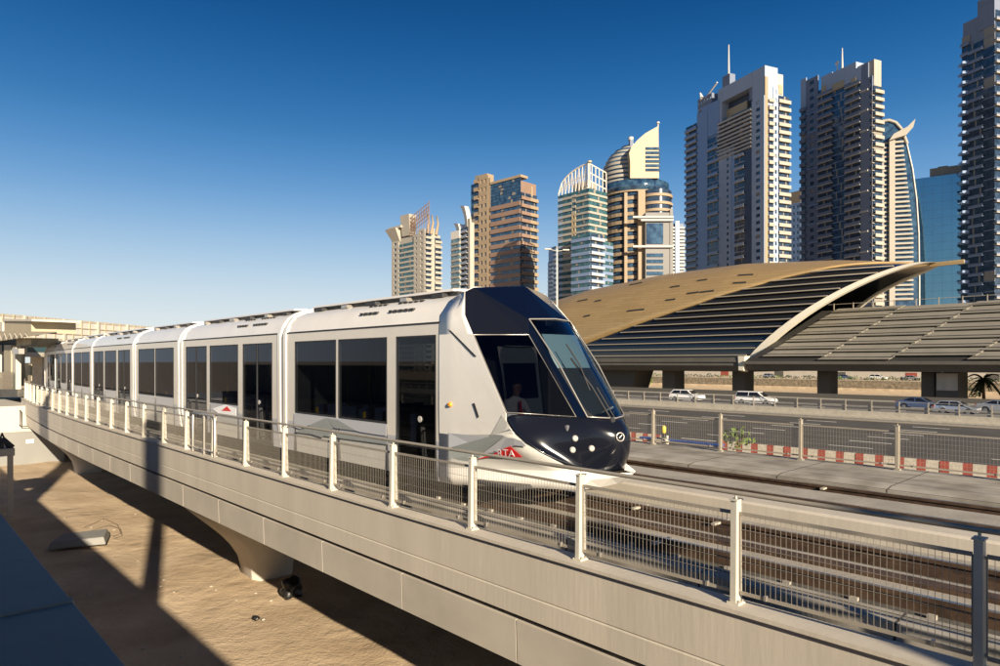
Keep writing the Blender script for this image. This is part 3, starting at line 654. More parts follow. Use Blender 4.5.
g = Gp(256,620); lump('rock', (g[0],g[1],.04), .08, 'bag', 'small dark rock on the sand in front of the black bag', 'rock', (1,.8,.7), 5)
g = Gp(82,545)
sl = thing('paving_slab', 'broken dark concrete slab with bent wire lying on the shaded sand', 'slab', (g[0],g[1],.12), R(20))
mb = MB(); mb.hexa([(-.85,-.6,-.05),(.8,-.5,-.05),(.7,.75,-.05),(-.75,.65,-.05)],[(-.8,-.5,.16),(.72,-.45,.2),(.62,.7,.22),(-.7,.6,.18)],'wallgrey'); mb.build('slab', sl, bevel=.03)
mb = MB(); mb.tube([(-.1,.75,.3),(.5,.8,.55),(.95,.6,.35),(1.1,.3,.1),(.9,.1,.05)], .012, 'rail', 5); mb.build('bent_wire', sl)
for i in range(75):
    pxs = random.uniform(60,430); pys = random.uniform(500,660); g = Gp(pxs,pys)
    lump('stone', (g[0],g[1],.01), random.uniform(.015,.05), 'kerb', 'small pale stone lying loose on the sand', 'stone', (1,.8,.5), 20+i, 2)['group'] = 'loose stones on the sand'
# ------------------------------------------------------------------ near structure the camera stands on
nb = tthing('footbridge', 'grey blue metal clad ledge in the near left corner with an unseen shading parapet', 'bridge', .85, 5, GZ)
mb = MB(); mb.box(-.95,0,-14,1.88,-.0,4.66,'wallgrey'); mb.box(-.95,-.0,1.9,30,0,4.66,'wallgrey'); mb.build('wall', nb)
def ledge(y0, y1):
    mb = MB(); mb.box(-.82,.05,y0,y1,4.665,4.70,'metalsheet'); mb.box(.02,.05,y0,y1,4.55,4.665,'metalsheet'); mb.build('ledge_sheet', nb, bevel=.006)
for a, b in ((-14,-4.12),(-4.08,-.12),(-.08,3.88),(3.92,7.88),(7.92,12)): ledge(a, b)
for y in (-4.1,-.1,3.9,7.9): mb = MB(); mb.box(-.82,.056,y-.035,y+.035,4.69,4.712,'metalsheet'); mb.build('joint_cover', nb, bevel=.004)
mb = MB(); mb.box(-1.15,-.84,-14,30,0,6.04,'wallgrey'); mb.build('parapet', nb)  # out of view; added to shade the ledge, height set by its shadow on the sand
def shade_col(name, px_, lam, w, top, label, zt=-3.0):
    d = 5.85; x = (px_-CX)/F; Y = d/(CS*x+SN); p = Vector((x*Y, Y, 0)); q_ = p+Vector((math.sin(SAZ), -math.cos(SAZ), 0))*lam
    mb = MB(); mb.tube([(0,0,0),(0,0,top+ZG)], w/2, 'concP', 20); mb.disc((0,0,top+ZG-.02),(0,0,1),w*.6,.15,'concP'); o = mb.build('column', loc=(q_.x,q_.y,0), rz=0); tag(o, label, 'column', None)
shade_col('column', 152, 26, .52, 7.1, 'round concrete column beside the footbridge whose shadow crosses the parapet by the gate')
shade_col('column', 40, 30, .9, 8.3, 'thick round concrete column whose shadow crosses the far end of the parapet')
tw = Vector((3.30, 5.22, 0))+Vector((math.sin(SAZ), -math.cos(SAZ), 0))*15  # out-of-view column, added and kept narrow to shade only the nearest post and parapet
mb = MB(); mb.box(-.02,.52,-.5,0,0,10.2,'concP'); mb.box(-.2,.7,-.7,.2,10.2,10.5,'concP'); o = mb.build('column', loc=tw, rz=SAZ); tag(o, 'unseen square column added behind the footbridge to shade the nearest fence post', 'column')
# white portal frame at left
fr = thing('steel_frame', 'white steel portal frame standing on the sand at the left edge', 'frame', Gp(10,517), R(43))
mb = MB(); mb.box(-.09,.09,-.09,.09,0,2.45,'wallwhite'); mb.build('leg', fr); mb = MB(); mb.box(-2.6,.14,-.12,2.0,2.45,2.75,'wallwhite'); mb.build('top_slab', fr, bevel=.02)
mb = MB(); mb.box(-2.5,-2.3,-.09,.09,0,2.45,'wallwhite'); mb.build('leg', fr)
mb = MB(); mb.tube([(-.45,0,2.75),(-.25,.1,3.35),(-.05,.2,2.75)], .05, 'dark'); mb.tube([(-.35,.1,2.75),(-.2,.1,3.1),(.05,.1,2.75)], .14, 'dark'); mb.box(-.7,-.2,0,.5,2.75,3.15,'dark'); mb.build('covered_machine', fr)
# ------------------------------------------------------------------ tram stop at the far left
st = tthing('tram_stop', 'beige tram stop shelter with truss canopy at the far end of the viaduct', 'shelter', 4.5, 52, -2.6)
def S(px_, py_, d): a = P(px_, py_, d*1.42); return (a[0]-4.5, a[1]-52, a[2]+2.6)
def sbox(name, x0, y0, x1, y1, d, depth, m, y1b=None, y0b=None):
    a = S(x0,y0,d); b = S(x1,y0b if y0b is not None else y0,d); c = S(x1,y1b if y1b is not None else y1,d); e = S(x0,y1,d)
    mb = MB(); o = Vector((depth,0,0)); f = [Vector(p) for p in (e, c, b, a)]
    mb.hexa(f, [p+o for p in f], m); return mb.build(name, st)
dd = 5.0
sbox('roof_block', 4, 321, 31, 333, 5.2, 2.5, 'tan', 333, 321.5); sbox('roof_coping', 2, 318.6, 31.6, 320.8, 5.1, 2.7, 'wallwhite', 321.2, 319)
sbox('roof_block', -20, 322, 2, 335, 5.3, 2.5, 'wallwhite')
mb = MB(); mb.hexa([S(-20,344,4.6),S(56,332.4,4.6),S(56,332.4,7.5),S(-20,344,7.5)],[S(-20,331,4.6),S(56,331.6,4.6),S(56,331.6,7.5),S(-20,331,7.5)],'tan'); mb.build('canopy', st)
mb = MB()
for i in range(8):
    a = -14+i*5.2; mb.tube([S(a,340.5-(a*.12),4.55), S(a+2.6,333.6,4.55), S(a+5.2,340-(a*.12),4.55)], .035, 'wallwhite', 5)
mb.build('truss', st)
sbox('fascia', 16, 338, 31, 347, 5.2, 1.5, 'tan'); 
sbox('column', 12.2, 347, 15.5, 396, 4.9, .3, 'wallwhite'); sbox('column', 3.6, 345, 10.5, 386, 5.0, .8, 'tan'); sbox('sign_box', 11.5,348.5,18.5,354,4.7,.3,'trim')
sbox('column', -8, 345, -3, 390, 5.0, .3, 'wallwhite')
mb = MB(); mb.hexa([S(16,349,5.2),S(37,344.5,5.2),S(37,344.5,9),S(16,349,9)],[S(16,347,5.2),S(37,343.6,5.2),S(37,343.6,9),S(16,347,9)],'dark'); mb.build('platform_roof', st)
sbox('glass_screen', -15, 372, 13, 390, 4.8, .03, 'clearg'); sbox('back_wall', -20, 350, 16, 392, 9.5, .3, 'dark'); sbox('platform', -20, 389.5, 17, 398, 4.6, 5, 'concD', 397)
sbox('bench_panel', 22, 352, 24, 379, 5.6, .05, 'tan'); sbox('bench_panel', 25, 363, 31, 381, 5.6, .05, 'tan'); sbox('bench_panel', 17, 360, 20, 381, 5.6, .05, 'tan')
# glazed footbridge behind
fb = thing('covered_walkway', 'long glazed covered walkway running behind the tram at the left', 'walkway', (-57, 78, 0), 0)
dirv = Vector((3.6, 44, 0)); Lf = dirv.length; rz = math.atan2(dirv.y, dirv.x)-math.pi/2; fb.rotation_euler = (0,0,rz)
zt, z1_, z0_ = ZG+5.2, ZG+2.7, ZG+1.1
mb = MB(); mb.box(0,-4.2 if False else 4,-10,Lf,zt-.25,zt,'kerb'); mb.box(0,4,-10,Lf,z1_-.15,z1_+.1,'kerb'); mb.box(0,4,-10,Lf,z0_-.5,z0_,'kerb'); mb.build('slab', fb)
mb = MB(); mb.box(3.9,3.95,-10,Lf,z1_+.1,zt-.25,'cream'); mb.build('upper_glazing', fb)
mb = MB(); mb.box(3.9,3.95,-10,Lf,z0_,z1_-.15,mat('teal_glass',(.04,.09,.11),.1)); mb.build('lower_glazing', fb)
mb = MB(); y = -9
while y < Lf: mb.box(3.96,4.08,y-.05,y+.05,z1_,zt,'tan'); y += 1.5
y = -9
while y < Lf: mb.box(3.96,4.2,y-.15,y+.15,z0_,zt,'kerb'); y += 6
for zz in (3.4,4.2): mb.box(3.96,4.05,-10,Lf,ZG+zz-.04,ZG+zz+.04,'tan')
mb.build('mullions', fb)
for y in (2,20,38): mb = MB(); mb.box(.5,2,y,y+1,0,z0_-.5,'kerb'); mb.build('support', fb)
# ------------------------------------------------------------------ road furniture
def barrier_unit(d, s, n=8, first=0, w=.46):
    mb = MB(); pr = [(-.26,0),(-.26,.1),(-.12,.34),(-.09,.90),(.09,.90),(.12,.32),(.26,.1),(.26,0)]
    for i in range(n): mb.prism(pr, 'y', i*w+(.0 if i % 2 == 0 else .07), (i+1)*w+(.07 if i % 2 == 0 else 0)-.004, 'kred' if i % 2 else 'kwhite')
    return mb
proto = None; k = 0
s = -6.
while s < 62:
    pxm = None
    p = W(36.9, s+1.8, 0); pxm = CX+F*p.x/p.y
    if 694 < pxm < 733: s += 3.72; continue
    if proto is None: o = proto = barrier_unit(0,0).build('traffic_barrier')
    else: o = proto.copy(); COL.objects.link(o)
    o.location = W(36.9, s, -5.6); o.rotation_euler = (0,0,TA); tag(o, 'red and white painted concrete barrier unit along the near edge of the highway', 'barrier', 'red and white barriers beside the highway'); s += 3.72
    k += 1
mb = MB(); mb.box(36.6,37.1,28,36,-5.6,-4.95,'kerb'); tag(mb.build('concrete_barrier', loc=W(0,0,0), rz=TA), 'plain sand coloured concrete barrier filling the gap in the painted row', 'barrier')
# median fence
mf = tthing('median_fence', 'low steel guard fence on the highway median in front of the passing cars', 'fence', 72.4, 0, -5.45)
pp = None
for i in range(52):
    if pp is None: mb = MB(); mb.box(-.04,.04,-.05,.05,0,1.6,'handrail'); mb.box(-.3,.3,-.12,.12,0,.05,'kerb'); o = pp = mb.build('post', mf)
    else: o = pp.copy(); COL.objects.link(o); o.parent = mf
    o.location = (0,-16+i*2.45,0)
for z in (1.0,.62,1.56):
    mb = MB(); mb.box(.05,.09,-16,110,z-(.03 if z > 1.5 else .09),z+(.03 if z > 1.5 else .09),'trim'); mb.build('guard_rail', mf)
mb = MB(); mb.box(-.5,-.2,-30,130,0,.55,'kerb'); mb.build('low_wall', mf)
ww = tthing('low_wall', 'dark low wall at the far edge of the highway behind the cars', 'wall', 106, 0, -5.6)
mb = MB(); mb.box(0,.3,-60,200,0,.75,'scol'); mb.build('wall', ww)
# ------------------------------------------------------------------ cars
def make_car(kind, paint, label, loc, rz, group='cars passing on the highway'):
    root = thing('car', label, 'car', loc, rz, group)
    if kind == 'sedan': Lc, H, pts, gl = 4.7, 1.45, [(0,.55),(.05,.72),(1.15,.92),(2.0,1.40),(3.2,1.44),(4.05,1.05),(4.62,.98),(4.7,.6)], [(1.25,.93),(2.05,1.36),(3.15,1.39),(3.85,1.04)]
    elif kind == 'suv': Lc, H, pts, gl = 4.8, 1.75, [(0,.6),(.06,.95),(1.1,1.08),(1.85,1.62),(2.2,1.70),(4.2,1.68),(4.65,1.15),(4.8,.7)], [(1.3,1.10),(1.95,1.58),(4.05,1.58),(4.45,1.14)]
    elif kind == 'van': Lc, H, pts, gl = 5.0, 1.8, [(0,.55),(.08,.85),(.95,1.05),(1.9,1.72),(2.3,1.78),(4.75,1.76),(4.95,1.1),(5.0,.6)], [(1.25,1.08),(2.0,1.66),(4.7,1.66),(4.82,1.08)]
    else: Lc, H, pts, gl = 4.0, 1.5, [(0,.5),(.06,.78),(.9,.95),(1.75,1.44),(2.2,1.5),(3.4,1.47),(3.9,1.05),(4.0,.6)], [(1.1,.97),(1.8,1.40),(3.3,1.40),(3.7,1.02)]
    w = .9; wheels = (.85, Lc-.9)
    mb = MB(); low = [(Lc,.3)]
    for wc in wheels[::-1]:
        low += [(wc+.40,.28)]+[(wc+.38*math.cos(t*math.pi/6), .33+.38*math.sin(t*math.pi/6)) for t in range(0,7)]+[(wc-.40,.28)]
    low += [(0,.3)]
    prof = [(x-Lc/2, z) for x, z in pts+low]; n = len(prof)
    belt = max(p[1] for p in pts[:3])
    def wid(z): return w-.02 if z < belt else w-.02-(z-belt)*.38
    vs = [(x, -wid(z), z) for x, z in prof]+[(x, wid(z), z) for x, z in prof]
    mb.add(vs, [tuple(range(n))[::-1], tuple(range(n, 2*n))]+[(i,(i+1) % n,n+(i+1) % n,n+i) for i in range(n)], paint); mb.build('body', root, bevel=.05)
    for sg in (-1,1):
        g = MB(); xs = [(x-Lc/2, z) for x, z in gl]; g.add([(x, sg*(wid(z)+.012), z) for x, z in xs], [(0,1,2,3)], 'cglass'); g.build('side_glass', root)
        g = MB(); xm = (xs[0][0]+xs[3][0])/2+.1; g.add([(xm-.04, sg*(wid(xs[0][1])+.018), xs[0][1]),(xm+.04, sg*(wid(xs[0][1])+.018), xs[0][1]),(xm+.04, sg*(wid(xs[1][1])+.018), xs[1][1]),(xm-.04, sg*(wid(xs[1][1])+.018), xs[1][1])], [(0,1,2,3)], paint); g.build('pillar', root)
    for (a, b, nm) in ((pts[2], pts[3], 'windscreen'), (pts[-3], pts[-2] if kind != 'sedan' else pts[-3], 'rear_window')):
        if a == b: a, b = pts[4], pts[5]
        if nm == 'rear_window' and kind != 'sedan': a, b = pts[5], pts[6]
        def pt(k, sg): 
            x = a[0]+(b[0]-a[0])*k-Lc/2; z = a[1]+(b[1]-a[1])*k; return x, sg*(wid(z)-.08), z
        ox = -.02 if nm == 'windscreen' else .02
        g = MB(); g.add([tuple(Vector(pt(k, sg))+Vector((ox,0,.015))) for k, sg in ((.12,-1),(.12,1),(.9,1),(.9,-1))], [(0,1,2,3)], 'cglass'); g.build(nm, root)
    for sg in (-1,1):
        for wc in wheels:
            g = MB(); g.disc((wc-Lc/2, sg*.70, .33), (0,sg,0), .33, .19, 'tyre', 24); wo = g.build('wheel', root)
            g = MB(); g.disc((wc-Lc/2, sg*.885, .33), (0,sg,0), .21, .015, 'rim', 16, .17); g.build('rim', wo)
        g = MB(); g.box(-Lc/2-.02,-Lc/2+.16,*sorted((sg*.5,sg*.86)),.62,.76,'lens'); g.build('headlight', root)
        g = MB(); g.box(Lc/2-.12,Lc/2+.015,*sorted((sg*.55,sg*.85)),.75,.95,'tail'); g.build('tail_light', root)
    return root
def car_at(px_, d, kind, paint, label, zr=-5.6, flip=0):
    a = P(px_, YH, d); loc = W(a[0], a[1], zr); make_car(kind, paint, label, loc, TA+math.pi/2+(math.pi if flip == 0 else 0)+math.pi, )
# travelling left in the photo: front towards +s
car_at(687, 84, 'suv', 'cwhite', 'white estate car on the highway, leftmost of the cars')
car_at(756, 84, 'van', 'cwhite', 'white people carrier on the highway right of the white estate')
car_at(920, 90, 'sedan', 'cblue', 'dark blue saloon car on the highway near the broad station pier')
car_at(957, 84, 'hatch', 'csilver', 'silver hatchback on the highway passing the blue saloon')
car_at(1003, 90, 'sedan', 'csilver', 'silver saloon on the highway cut off by the right edge')
# ------------------------------------------------------------------ metro station
sta = tthing('metro_station', 'golden shell shaped metro station with dark louvred side and cream arch', 'station', 109, 50, -5.6)
def H(s): 
    t = [(25,15.0),(31,15.4),(45,17.4),(62,18.6),(80,18.3),(100,16.6),(118,13.5),(134,9.5),(146,5.0)]
    for (a, b), (c, e) in zip(t[:-1], t[1:]):
        if a <= s <= c:
            k = (s-a)/(c-a); return b+(e-b)*k
    return t[0][1] if s < 25 else 5
DM = 126
def hwid(s): return 17 if s < 100 else 17*math.sqrt(max(.05, 1-((s-100)/52)**2))
def phib(s):
    t = [(31.5,89.),(37,80),(46,60),(56,45),(66,33),(80,20),(92,9),(97,3),(102,0)]
    if s <= t[0][0]: return R(89)
    for (a, b), (c, e) in zip(t[:-1], t[1:]):
        if a <= s <= c: return R(b+(e-b)*(s-a)/(c-a))
    return 0.
def send(phi, far=0): return 53.5-22*math.sin(phi)**(2.4 if far else 1.15)
def Q(s, phi, off=0): 
    h = hwid(s)
    return (DM-(h+off)*math.cos(phi)-109, s-50, .7+(H(s)+off)*math.sin(phi)+5.6)
mb = MB(); rows = []
SS = [31.5+i*1.6 for i in range(70)]
for s in SS:
    pb = phib(s); rows.append([Q(s, pb+(math.pi-2*pb)*k/26) for k in range(27)])
mb.loft(rows, 'gold'); mb.build('roof_shell', sta, solid=.4)
mb = MB()   # beak
a = Q(31.5, R(90)); mb.hexa([(a[0]-.5,a[1],a[2]-.6),(a[0]+.5,a[1],a[2]-.6),(a[0]+.3,a[1]-4.6,a[2]-.55),(a[0]-.3,a[1]-4.6,a[2]-.55)],[(a[0]-.5,a[1],a[2]),(a[0]+.5,a[1],a[2]),(a[0]+.3,a[1]-4.6,a[2]+.1),(a[0]-.3,a[1]-4.6,a[2]+.1)],'gold'); mb.build('roof_beak', sta)
mb = MB()
for far in (0,1):
    rows = []
    for i in range(30):
        s_ = None; row = []
        for k in range(15):
            # s runs from the arch back to 102, phi from 0 to phib
            u = k/14.; 
            # iterate for the arch: phi at this fraction
            smax = 101.5; s_lo = 53.5
            for _ in range(6):
                ph = u*phib(max(31.6, s_lo+(smax-s_lo)*i/29.)); s_lo = max(31.8, send(ph, far) if ph < R(89) else 31.8)
            sN = s_lo+(smax-s_lo)*i/29.; ph = u*phib(sN)
            x, y, z = Q(sN, ph if not far else math.pi-ph, -.25); row.append((x, y, z))
        rows.append(row)
    mb.loft(rows, 'sglass')
mb.build('louvred_glazing', sta)
for k in range(13):
    mb = MB(); zl = .5+k*1.18; pts = []
    s_ = 101.
    while s_ > 31.5:
        if zl < H(s_):
            ph = math.asin(min(1, zl/H(s_)))
            if ph < phib(s_)-.015 and s_ > send(ph)+.3: pts.append(Q(s_, ph, .05))
        s_ -= 1.5
    for a, b in zip(pts[:-1], pts[1:]):
        a = Vector(a); b = Vector(b); mb.hexa([a+Vector((-.25,0,-.07)), a+Vector((.3,0,-.07)), b+Vector((.3,0,-.07)), b+Vector((-.25,0,-.07))], [a+Vector((-.25,0,.10)), a+Vector((.3,0,.10)), b+Vector((.3,0,.10)), b+Vector((-.25,0,.10))], 'slat')
    if mb.v: mb.build('louvre', sta)
mb = MB()
for far in (0,1):
    pts = []
    for i in range(24):
        ph = R(88)*i/23; pts.append(Vector(Q(send(ph, far)-.2, ph if not far else math.pi-ph, .15)))
    for a, b in zip(pts[:-1], pts[1:]):
        t = .75
        mb.hexa([a+Vector((-.3,-t,-.15)), a+Vector((.8,-t,-.15)), a+Vector((.8,t,.0)), a+Vector((-.3,t,.0))], [b+Vector((-.3,-t,-.15)), b+Vector((.8,-t,-.15)), b+Vector((.8,t,.0)), b+Vector((-.3,t,.0))], 'arch')
mb.build('arch', sta, weld=True)
mb = MB()   # gold soffit just inside the arch
rows = []
for i in range(20):
    ph = R(20)+R(70)*i/19; e = Vector(Q(send(ph), ph, -.1)); f = Vector(Q(send(ph)+6, ph+(.0 if ph > 1.3 else .12), -1.6)); rows.append([e, f])
mb.loft(rows, 'gold'); mb.build('arch_soffit', sta, solid=.2)
mb = MB()
for a, b, w_ in ((590,305,17),(575,316,22)): pass
for (pxx, pyy, Lw) in ((568,293,6),(578,301,14),(595,301.5,8),(584,315.5,8),(630,285.5,16),(671,287,10),(666,300.5,10),(628,312,20),(688,293.5,12),(700,293,14),(733,283.5,12),(738,275,14),(698,281,10)):
    # find the shell point seen there
    r = (pxx-CX)/F; best = None
    for i in range(300):
        s_ = 32+i*.3
        for j in range(4, 88, 2):
            x, y, z = Q(s_, R(j)); d = x+109; Y = d*SN+(y+50)*CS; Xw = d*CS-(y+50)*SN; e = abs(CX+F*Xw/Y-pxx)+abs(YH-F*(z-5.6)/Y-pyy)
            if best is None or e < best[0]: best = (e, s_, R(j))
    _, s_, ph = best
    mb = MB(); a = Vector(Q(s_, ph, .05)); b = Vector(Q(s_-Lw*.2, ph+.005, .05)); mb.hexa([a+Vector((-.12,0,-.15)), a+Vector((.2,0,-.15)), b+Vector((.2,0,-.15)), b+Vector((-.12,0,-.15))], [a+Vector((-.12,0,.15)), a+Vector((.2,0,.15)), b+Vector((.2,0,.15)), b+Vector((-.12,0,.15))], 'goldslot'); mb.build('roof_slot', sta)
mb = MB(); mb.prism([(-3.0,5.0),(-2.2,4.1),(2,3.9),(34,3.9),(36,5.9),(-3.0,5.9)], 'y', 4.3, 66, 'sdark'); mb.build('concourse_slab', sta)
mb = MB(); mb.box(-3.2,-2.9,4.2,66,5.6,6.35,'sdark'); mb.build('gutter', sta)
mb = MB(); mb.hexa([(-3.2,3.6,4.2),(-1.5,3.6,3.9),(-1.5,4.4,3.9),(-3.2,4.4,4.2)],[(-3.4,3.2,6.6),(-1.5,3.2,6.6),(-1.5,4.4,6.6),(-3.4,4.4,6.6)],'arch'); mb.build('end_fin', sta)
# lower hall with the louvred sloping roof
hall = tthing('station_hall', 'low station wing with sloping roof of overlapping bronze panels', 'hall', 109, 0, -5.6)
mb = MB(); E0, E1 = Vector((-3.5,0,5.7)), Vector((7.5,0,14.2)); sd_ = (E1-E0)
mb.add([(E0.x,-40,E0.z),(E0.x,53,E0.z),(E1.x,45,E1.z),(E1.x,-40,E1.z)], [(0,1,2,3)], 'goldslot'); 
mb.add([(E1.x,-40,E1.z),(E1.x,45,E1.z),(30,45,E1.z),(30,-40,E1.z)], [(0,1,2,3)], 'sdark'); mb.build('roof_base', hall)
nrm = Vector((-sd_.z,0,sd_.x)).normalized(); NR = 7
for c in range(9):
    mb = MB()
    for r_ in range(NR):
        k0 = (r_+(.0 if c % 2 else .45))/NR; k1 = k0+.86/NR
        if k0 > .985: continue
        k1 = min(k1, 1.)
        for ka, kb, of in ((k0,k0+(k1-k0)*.34,.40),(k0+(k1-k0)*.42,k1+.08/NR,.30)):
            y0 = lambda k: 51-c*9.6-k*8.5; 
            a = E0+sd_*ka; b = E0+sd_*kb
            q0 = [a+nrm*of+Vector((0,y0(ka),0)), a+nrm*of+Vector((0,y0(ka)-9.9,0)), b+nrm*(of-.14)+Vector((0,y0(kb)-9.9,0)), b+nrm*(of-.14)+Vector((0,y0(kb),0))]
            mb.hexa([p-nrm*.12 for p in q0], q0, 'spanel')
    mb.build('roof_panel', hall)
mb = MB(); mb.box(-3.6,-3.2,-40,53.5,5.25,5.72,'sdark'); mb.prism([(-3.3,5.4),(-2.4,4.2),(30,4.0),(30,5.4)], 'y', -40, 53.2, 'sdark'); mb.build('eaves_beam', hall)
mb = MB()
for i in range(14): mb.box(E1.x-.1,E1.x+.05,43-i*3.0,43.12-i*3.0,E1.z,E1.z+1.1,'slat')
mb.box(E1.x-.05,E1.x,2,44,E1.z+.95,E1.z+1.02,'slat'); mb.build('roof_railing', hall)
# columns (px positions), parts of the structures above
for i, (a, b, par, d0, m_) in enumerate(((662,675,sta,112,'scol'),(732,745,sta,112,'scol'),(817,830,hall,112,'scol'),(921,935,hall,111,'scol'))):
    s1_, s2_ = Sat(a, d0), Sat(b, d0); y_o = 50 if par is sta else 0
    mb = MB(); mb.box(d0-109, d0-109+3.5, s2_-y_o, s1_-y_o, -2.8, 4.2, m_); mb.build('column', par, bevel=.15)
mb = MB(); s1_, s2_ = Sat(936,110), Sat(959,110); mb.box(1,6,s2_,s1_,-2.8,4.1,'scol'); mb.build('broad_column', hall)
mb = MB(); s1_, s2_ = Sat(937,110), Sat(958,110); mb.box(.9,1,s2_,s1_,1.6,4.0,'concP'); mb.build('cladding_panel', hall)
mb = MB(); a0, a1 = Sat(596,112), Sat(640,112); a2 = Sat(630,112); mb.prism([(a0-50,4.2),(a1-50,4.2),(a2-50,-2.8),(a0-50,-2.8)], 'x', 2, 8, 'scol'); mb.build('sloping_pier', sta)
# stone retaining wall and greenery behind
rw_ = tthing('retaining_wall', 'rough stone retaining wall behind the station columns', 'wall', 207.8, 0, -8.4)
mb = MB(); mb.box(0,.6,-90,260,0,3.0,'stone'); mb.build('wall', rw_); mb = MB(); mb.box(-.08,.65,-90,260,3.0,3.2,'kerb'); mb.build('coping', rw_)
def foliage(mb, c, rx, ry, rz_, n, sz, m):
    for _ in range(n):
        v = Vector((random.gauss(0,1),random.gauss(0,1),random.gauss(0,1))).normalized()*random.random()**.35
        p = Vector(c)+Vector((v.x*rx,v.y*ry,v.z*rz_)); a = Vector((random.uniform(-1,1),random.uniform(-1,1),random.uniform(-1,1))).normalized(); b = a.orthogonal().normalized()
        s_ = sz*random.uniform(.6,1.3); mb.add([p-a*s_, p+b*s_*.5, p+a*s_, p-b*s_*.5], [(0,1,2,3)], m)
mb = MB()
for i in range(70):
    y = -80+i*4.6; foliage(mb, (0,y,.5+random.uniform(-.1,.15)), .9, 2.8, .6+random.random()*.2, 70, .32, 'leaf' if random.random() > .35 else 'leafD')
o = mb.build('hedge', loc=W(209.8,0,-5.3), rz=TA); tag(o, 'clipped green hedge along the top of the stone retaining wall', 'hedge')
def bush(px_, d, z, r, label, n=140, m='leaf'):
    a = P(px_, YH, d); root = thing('bush', label, 'bush', W(a[0], a[1], z), 0)
    mb = MB(); foliage(mb, (0,0,r*.7), r, r, r*.75, n, r*.16, m); mb.build('foliage', root); mb = MB()
    for k in range(4): mb.tube([(0,0,-.05),(random.uniform(-.4,.4)*r,random.uniform(-.4,.4)*r,r)], [.04*r,.015*r], 'bark', 5)
    mb.build('stem', root)
bush(643, 196, -8.35, 3.4, 'round green bush on the sand beside the sloping station pier', 260)
bush(973, 190, -8.35, 1.9, 'low flat green shrub on the sand right of the broad station pier', 160, 'leafD'); bush(962, 185, -8.35, 1.5, 'smaller dark shrub left of the flat green one on the sand', 120, 'leafD')
bush(739, 17.0, -2.35, .42, 'small green weed growing behind the far fence', 110); 
def lantern(px_, d, z, label, h=.5):
    a = P(px_, YH, d); root = thing('warning_lamp', label, 'lamp', W(a[0], a[1], z), 0); mb = MB(); mb.disc((0,0,0),(0,0,1),.07,.2,'dark'); mb.disc((0,0,.2),(0,0,1),.03,.06,'dark'); mb.build('base', root)
    mb = MB(); mb.tube([(0,0,.25),(0,0,.3),(0,0,.42),(0,0,.46)], [.04,.06,.06,.03], 'yellow', 16); mb.build('lens', root)
lantern(664, 16.6, -2.3, 'small yellow warning lamp on the ground behind the far fence'); 
o = lump('rubble', W(*P(660,YH,16.4)[:2], -2.25), .22, 'kerb', 'pale rubble heaped beside the yellow lamp behind the far fence', 'rubble', (1.4,1.4,.4), 9)
mb = MB(); mb.box(-.1,.1,-1.3,1.3,0,.05,'blue'); o = mb.build('pipe', loc=W(*P(680,YH,16.6)[:2], -2.26), rz=TA); tag(o, 'blue grey plank lying behind the far fence', 'plank')
# palm
def palm(px_, d, z, h, label):
    a = P(px_, YH, d); root = thing('palm_tree', label, 'tree', W(a[0], a[1], z), 0)
    mb = MB(); mb.tube([(0,0,-.1),(.05,0,h*.4),(-.05,.05,h*.8),(0,0,h)], [.28,.22,.2,.26], 'bark', 10); mb.build('trunk', root); mb = MB()
    for k in range(30):
        az = random.uniform(0,6.28); up = random.uniform(-.5,1.1); L_ = random.uniform(2.0,2.8); dx, dy = math.cos(az), math.sin(az); last = Vector((0,0,h))
        for i in range(1,9):
            t = i/8.; p = Vector((dx*L_*t, dy*L_*t, h+up*L_*t-1.5*L_*t*t*.6)); sd2 = Vector((-dy,dx,0))*.32*math.sin(math.pi*min(1,t*.9+.1))
            for g_ in (-1,1): mb.add([last, p, p+sd2*g_+Vector((dx*.1,dy*.1,-.18)), last+sd2*g_*.6+Vector((0,0,-.15))], [(0,1,2,3)], 'leafD')
            last = p
    mb.build('crown', root)
palm(984, 116, -8.35, 6.0, 'palm tree with drooping fronds beside the low station wing at right')
# parked cars and low walls beyond the hedge
for i, (p_, k_, m_) in enumerate(((878,'suv','cwhite'),(845,'sedan','cblue'),(770,'hatch','csilver'),(912,'sedan','csilver'))):
    a = P(p_, YH, 218); make_car(k_, m_, ['white car parked beyond the hedge, seen under the station wing','dark car parked beyond the hedge left of the white one','silver hatchback parked beyond the hedge between two station columns','silver saloon parked beyond the hedge right of the white one'][i], W(a[0],a[1],-5.3), TA+math.pi/2, 'cars parked beyond the hedge')
bw = tthing('boundary_wall', 'pale low boundary wall behind the parked cars', 'wall', 226, 0, -5.4); mb = MB(); mb.box(0,.4,-100,300,0,4.2,'wallwhite'); mb.build('wall', bw)
mb = MB()
for i in range(14): mb.box(-.06,.0,-60+i*20,-57+i*20,.4,2.2,'scol' if i % 3 else 'kred')
mb.build('banner', bw)
# street lamp
def lamp(px_, py_, Y, label):
    root = thing('street_lamp', label, 'lamp', (X2(px_,Y), Y, .5), 0); h = -(py_-YH)/F*Y+ZG-.5
    mb = MB(); mb.tube([(0,0,0),(0,0,h)], [.2,.1], 'post', 10); mb.build('pole', root)
    for sg, up in ((-1,.35),(1,-.05)):
        mb = MB(); mb.tube([(0,0,h-.3),(sg*1.0,.0,h-.15+up*.3)], .06, 'post', 6); mb.box(*sorted((sg*.8,sg*1.7)),-.18,.18,h-.2+up*.3,h-.02+up*.3,'post'); mb.build('lamp_head', root, bevel=.04)
lamp(557, 249, 92, 'tall pale street lamp with two heads in front of the green glass tower')
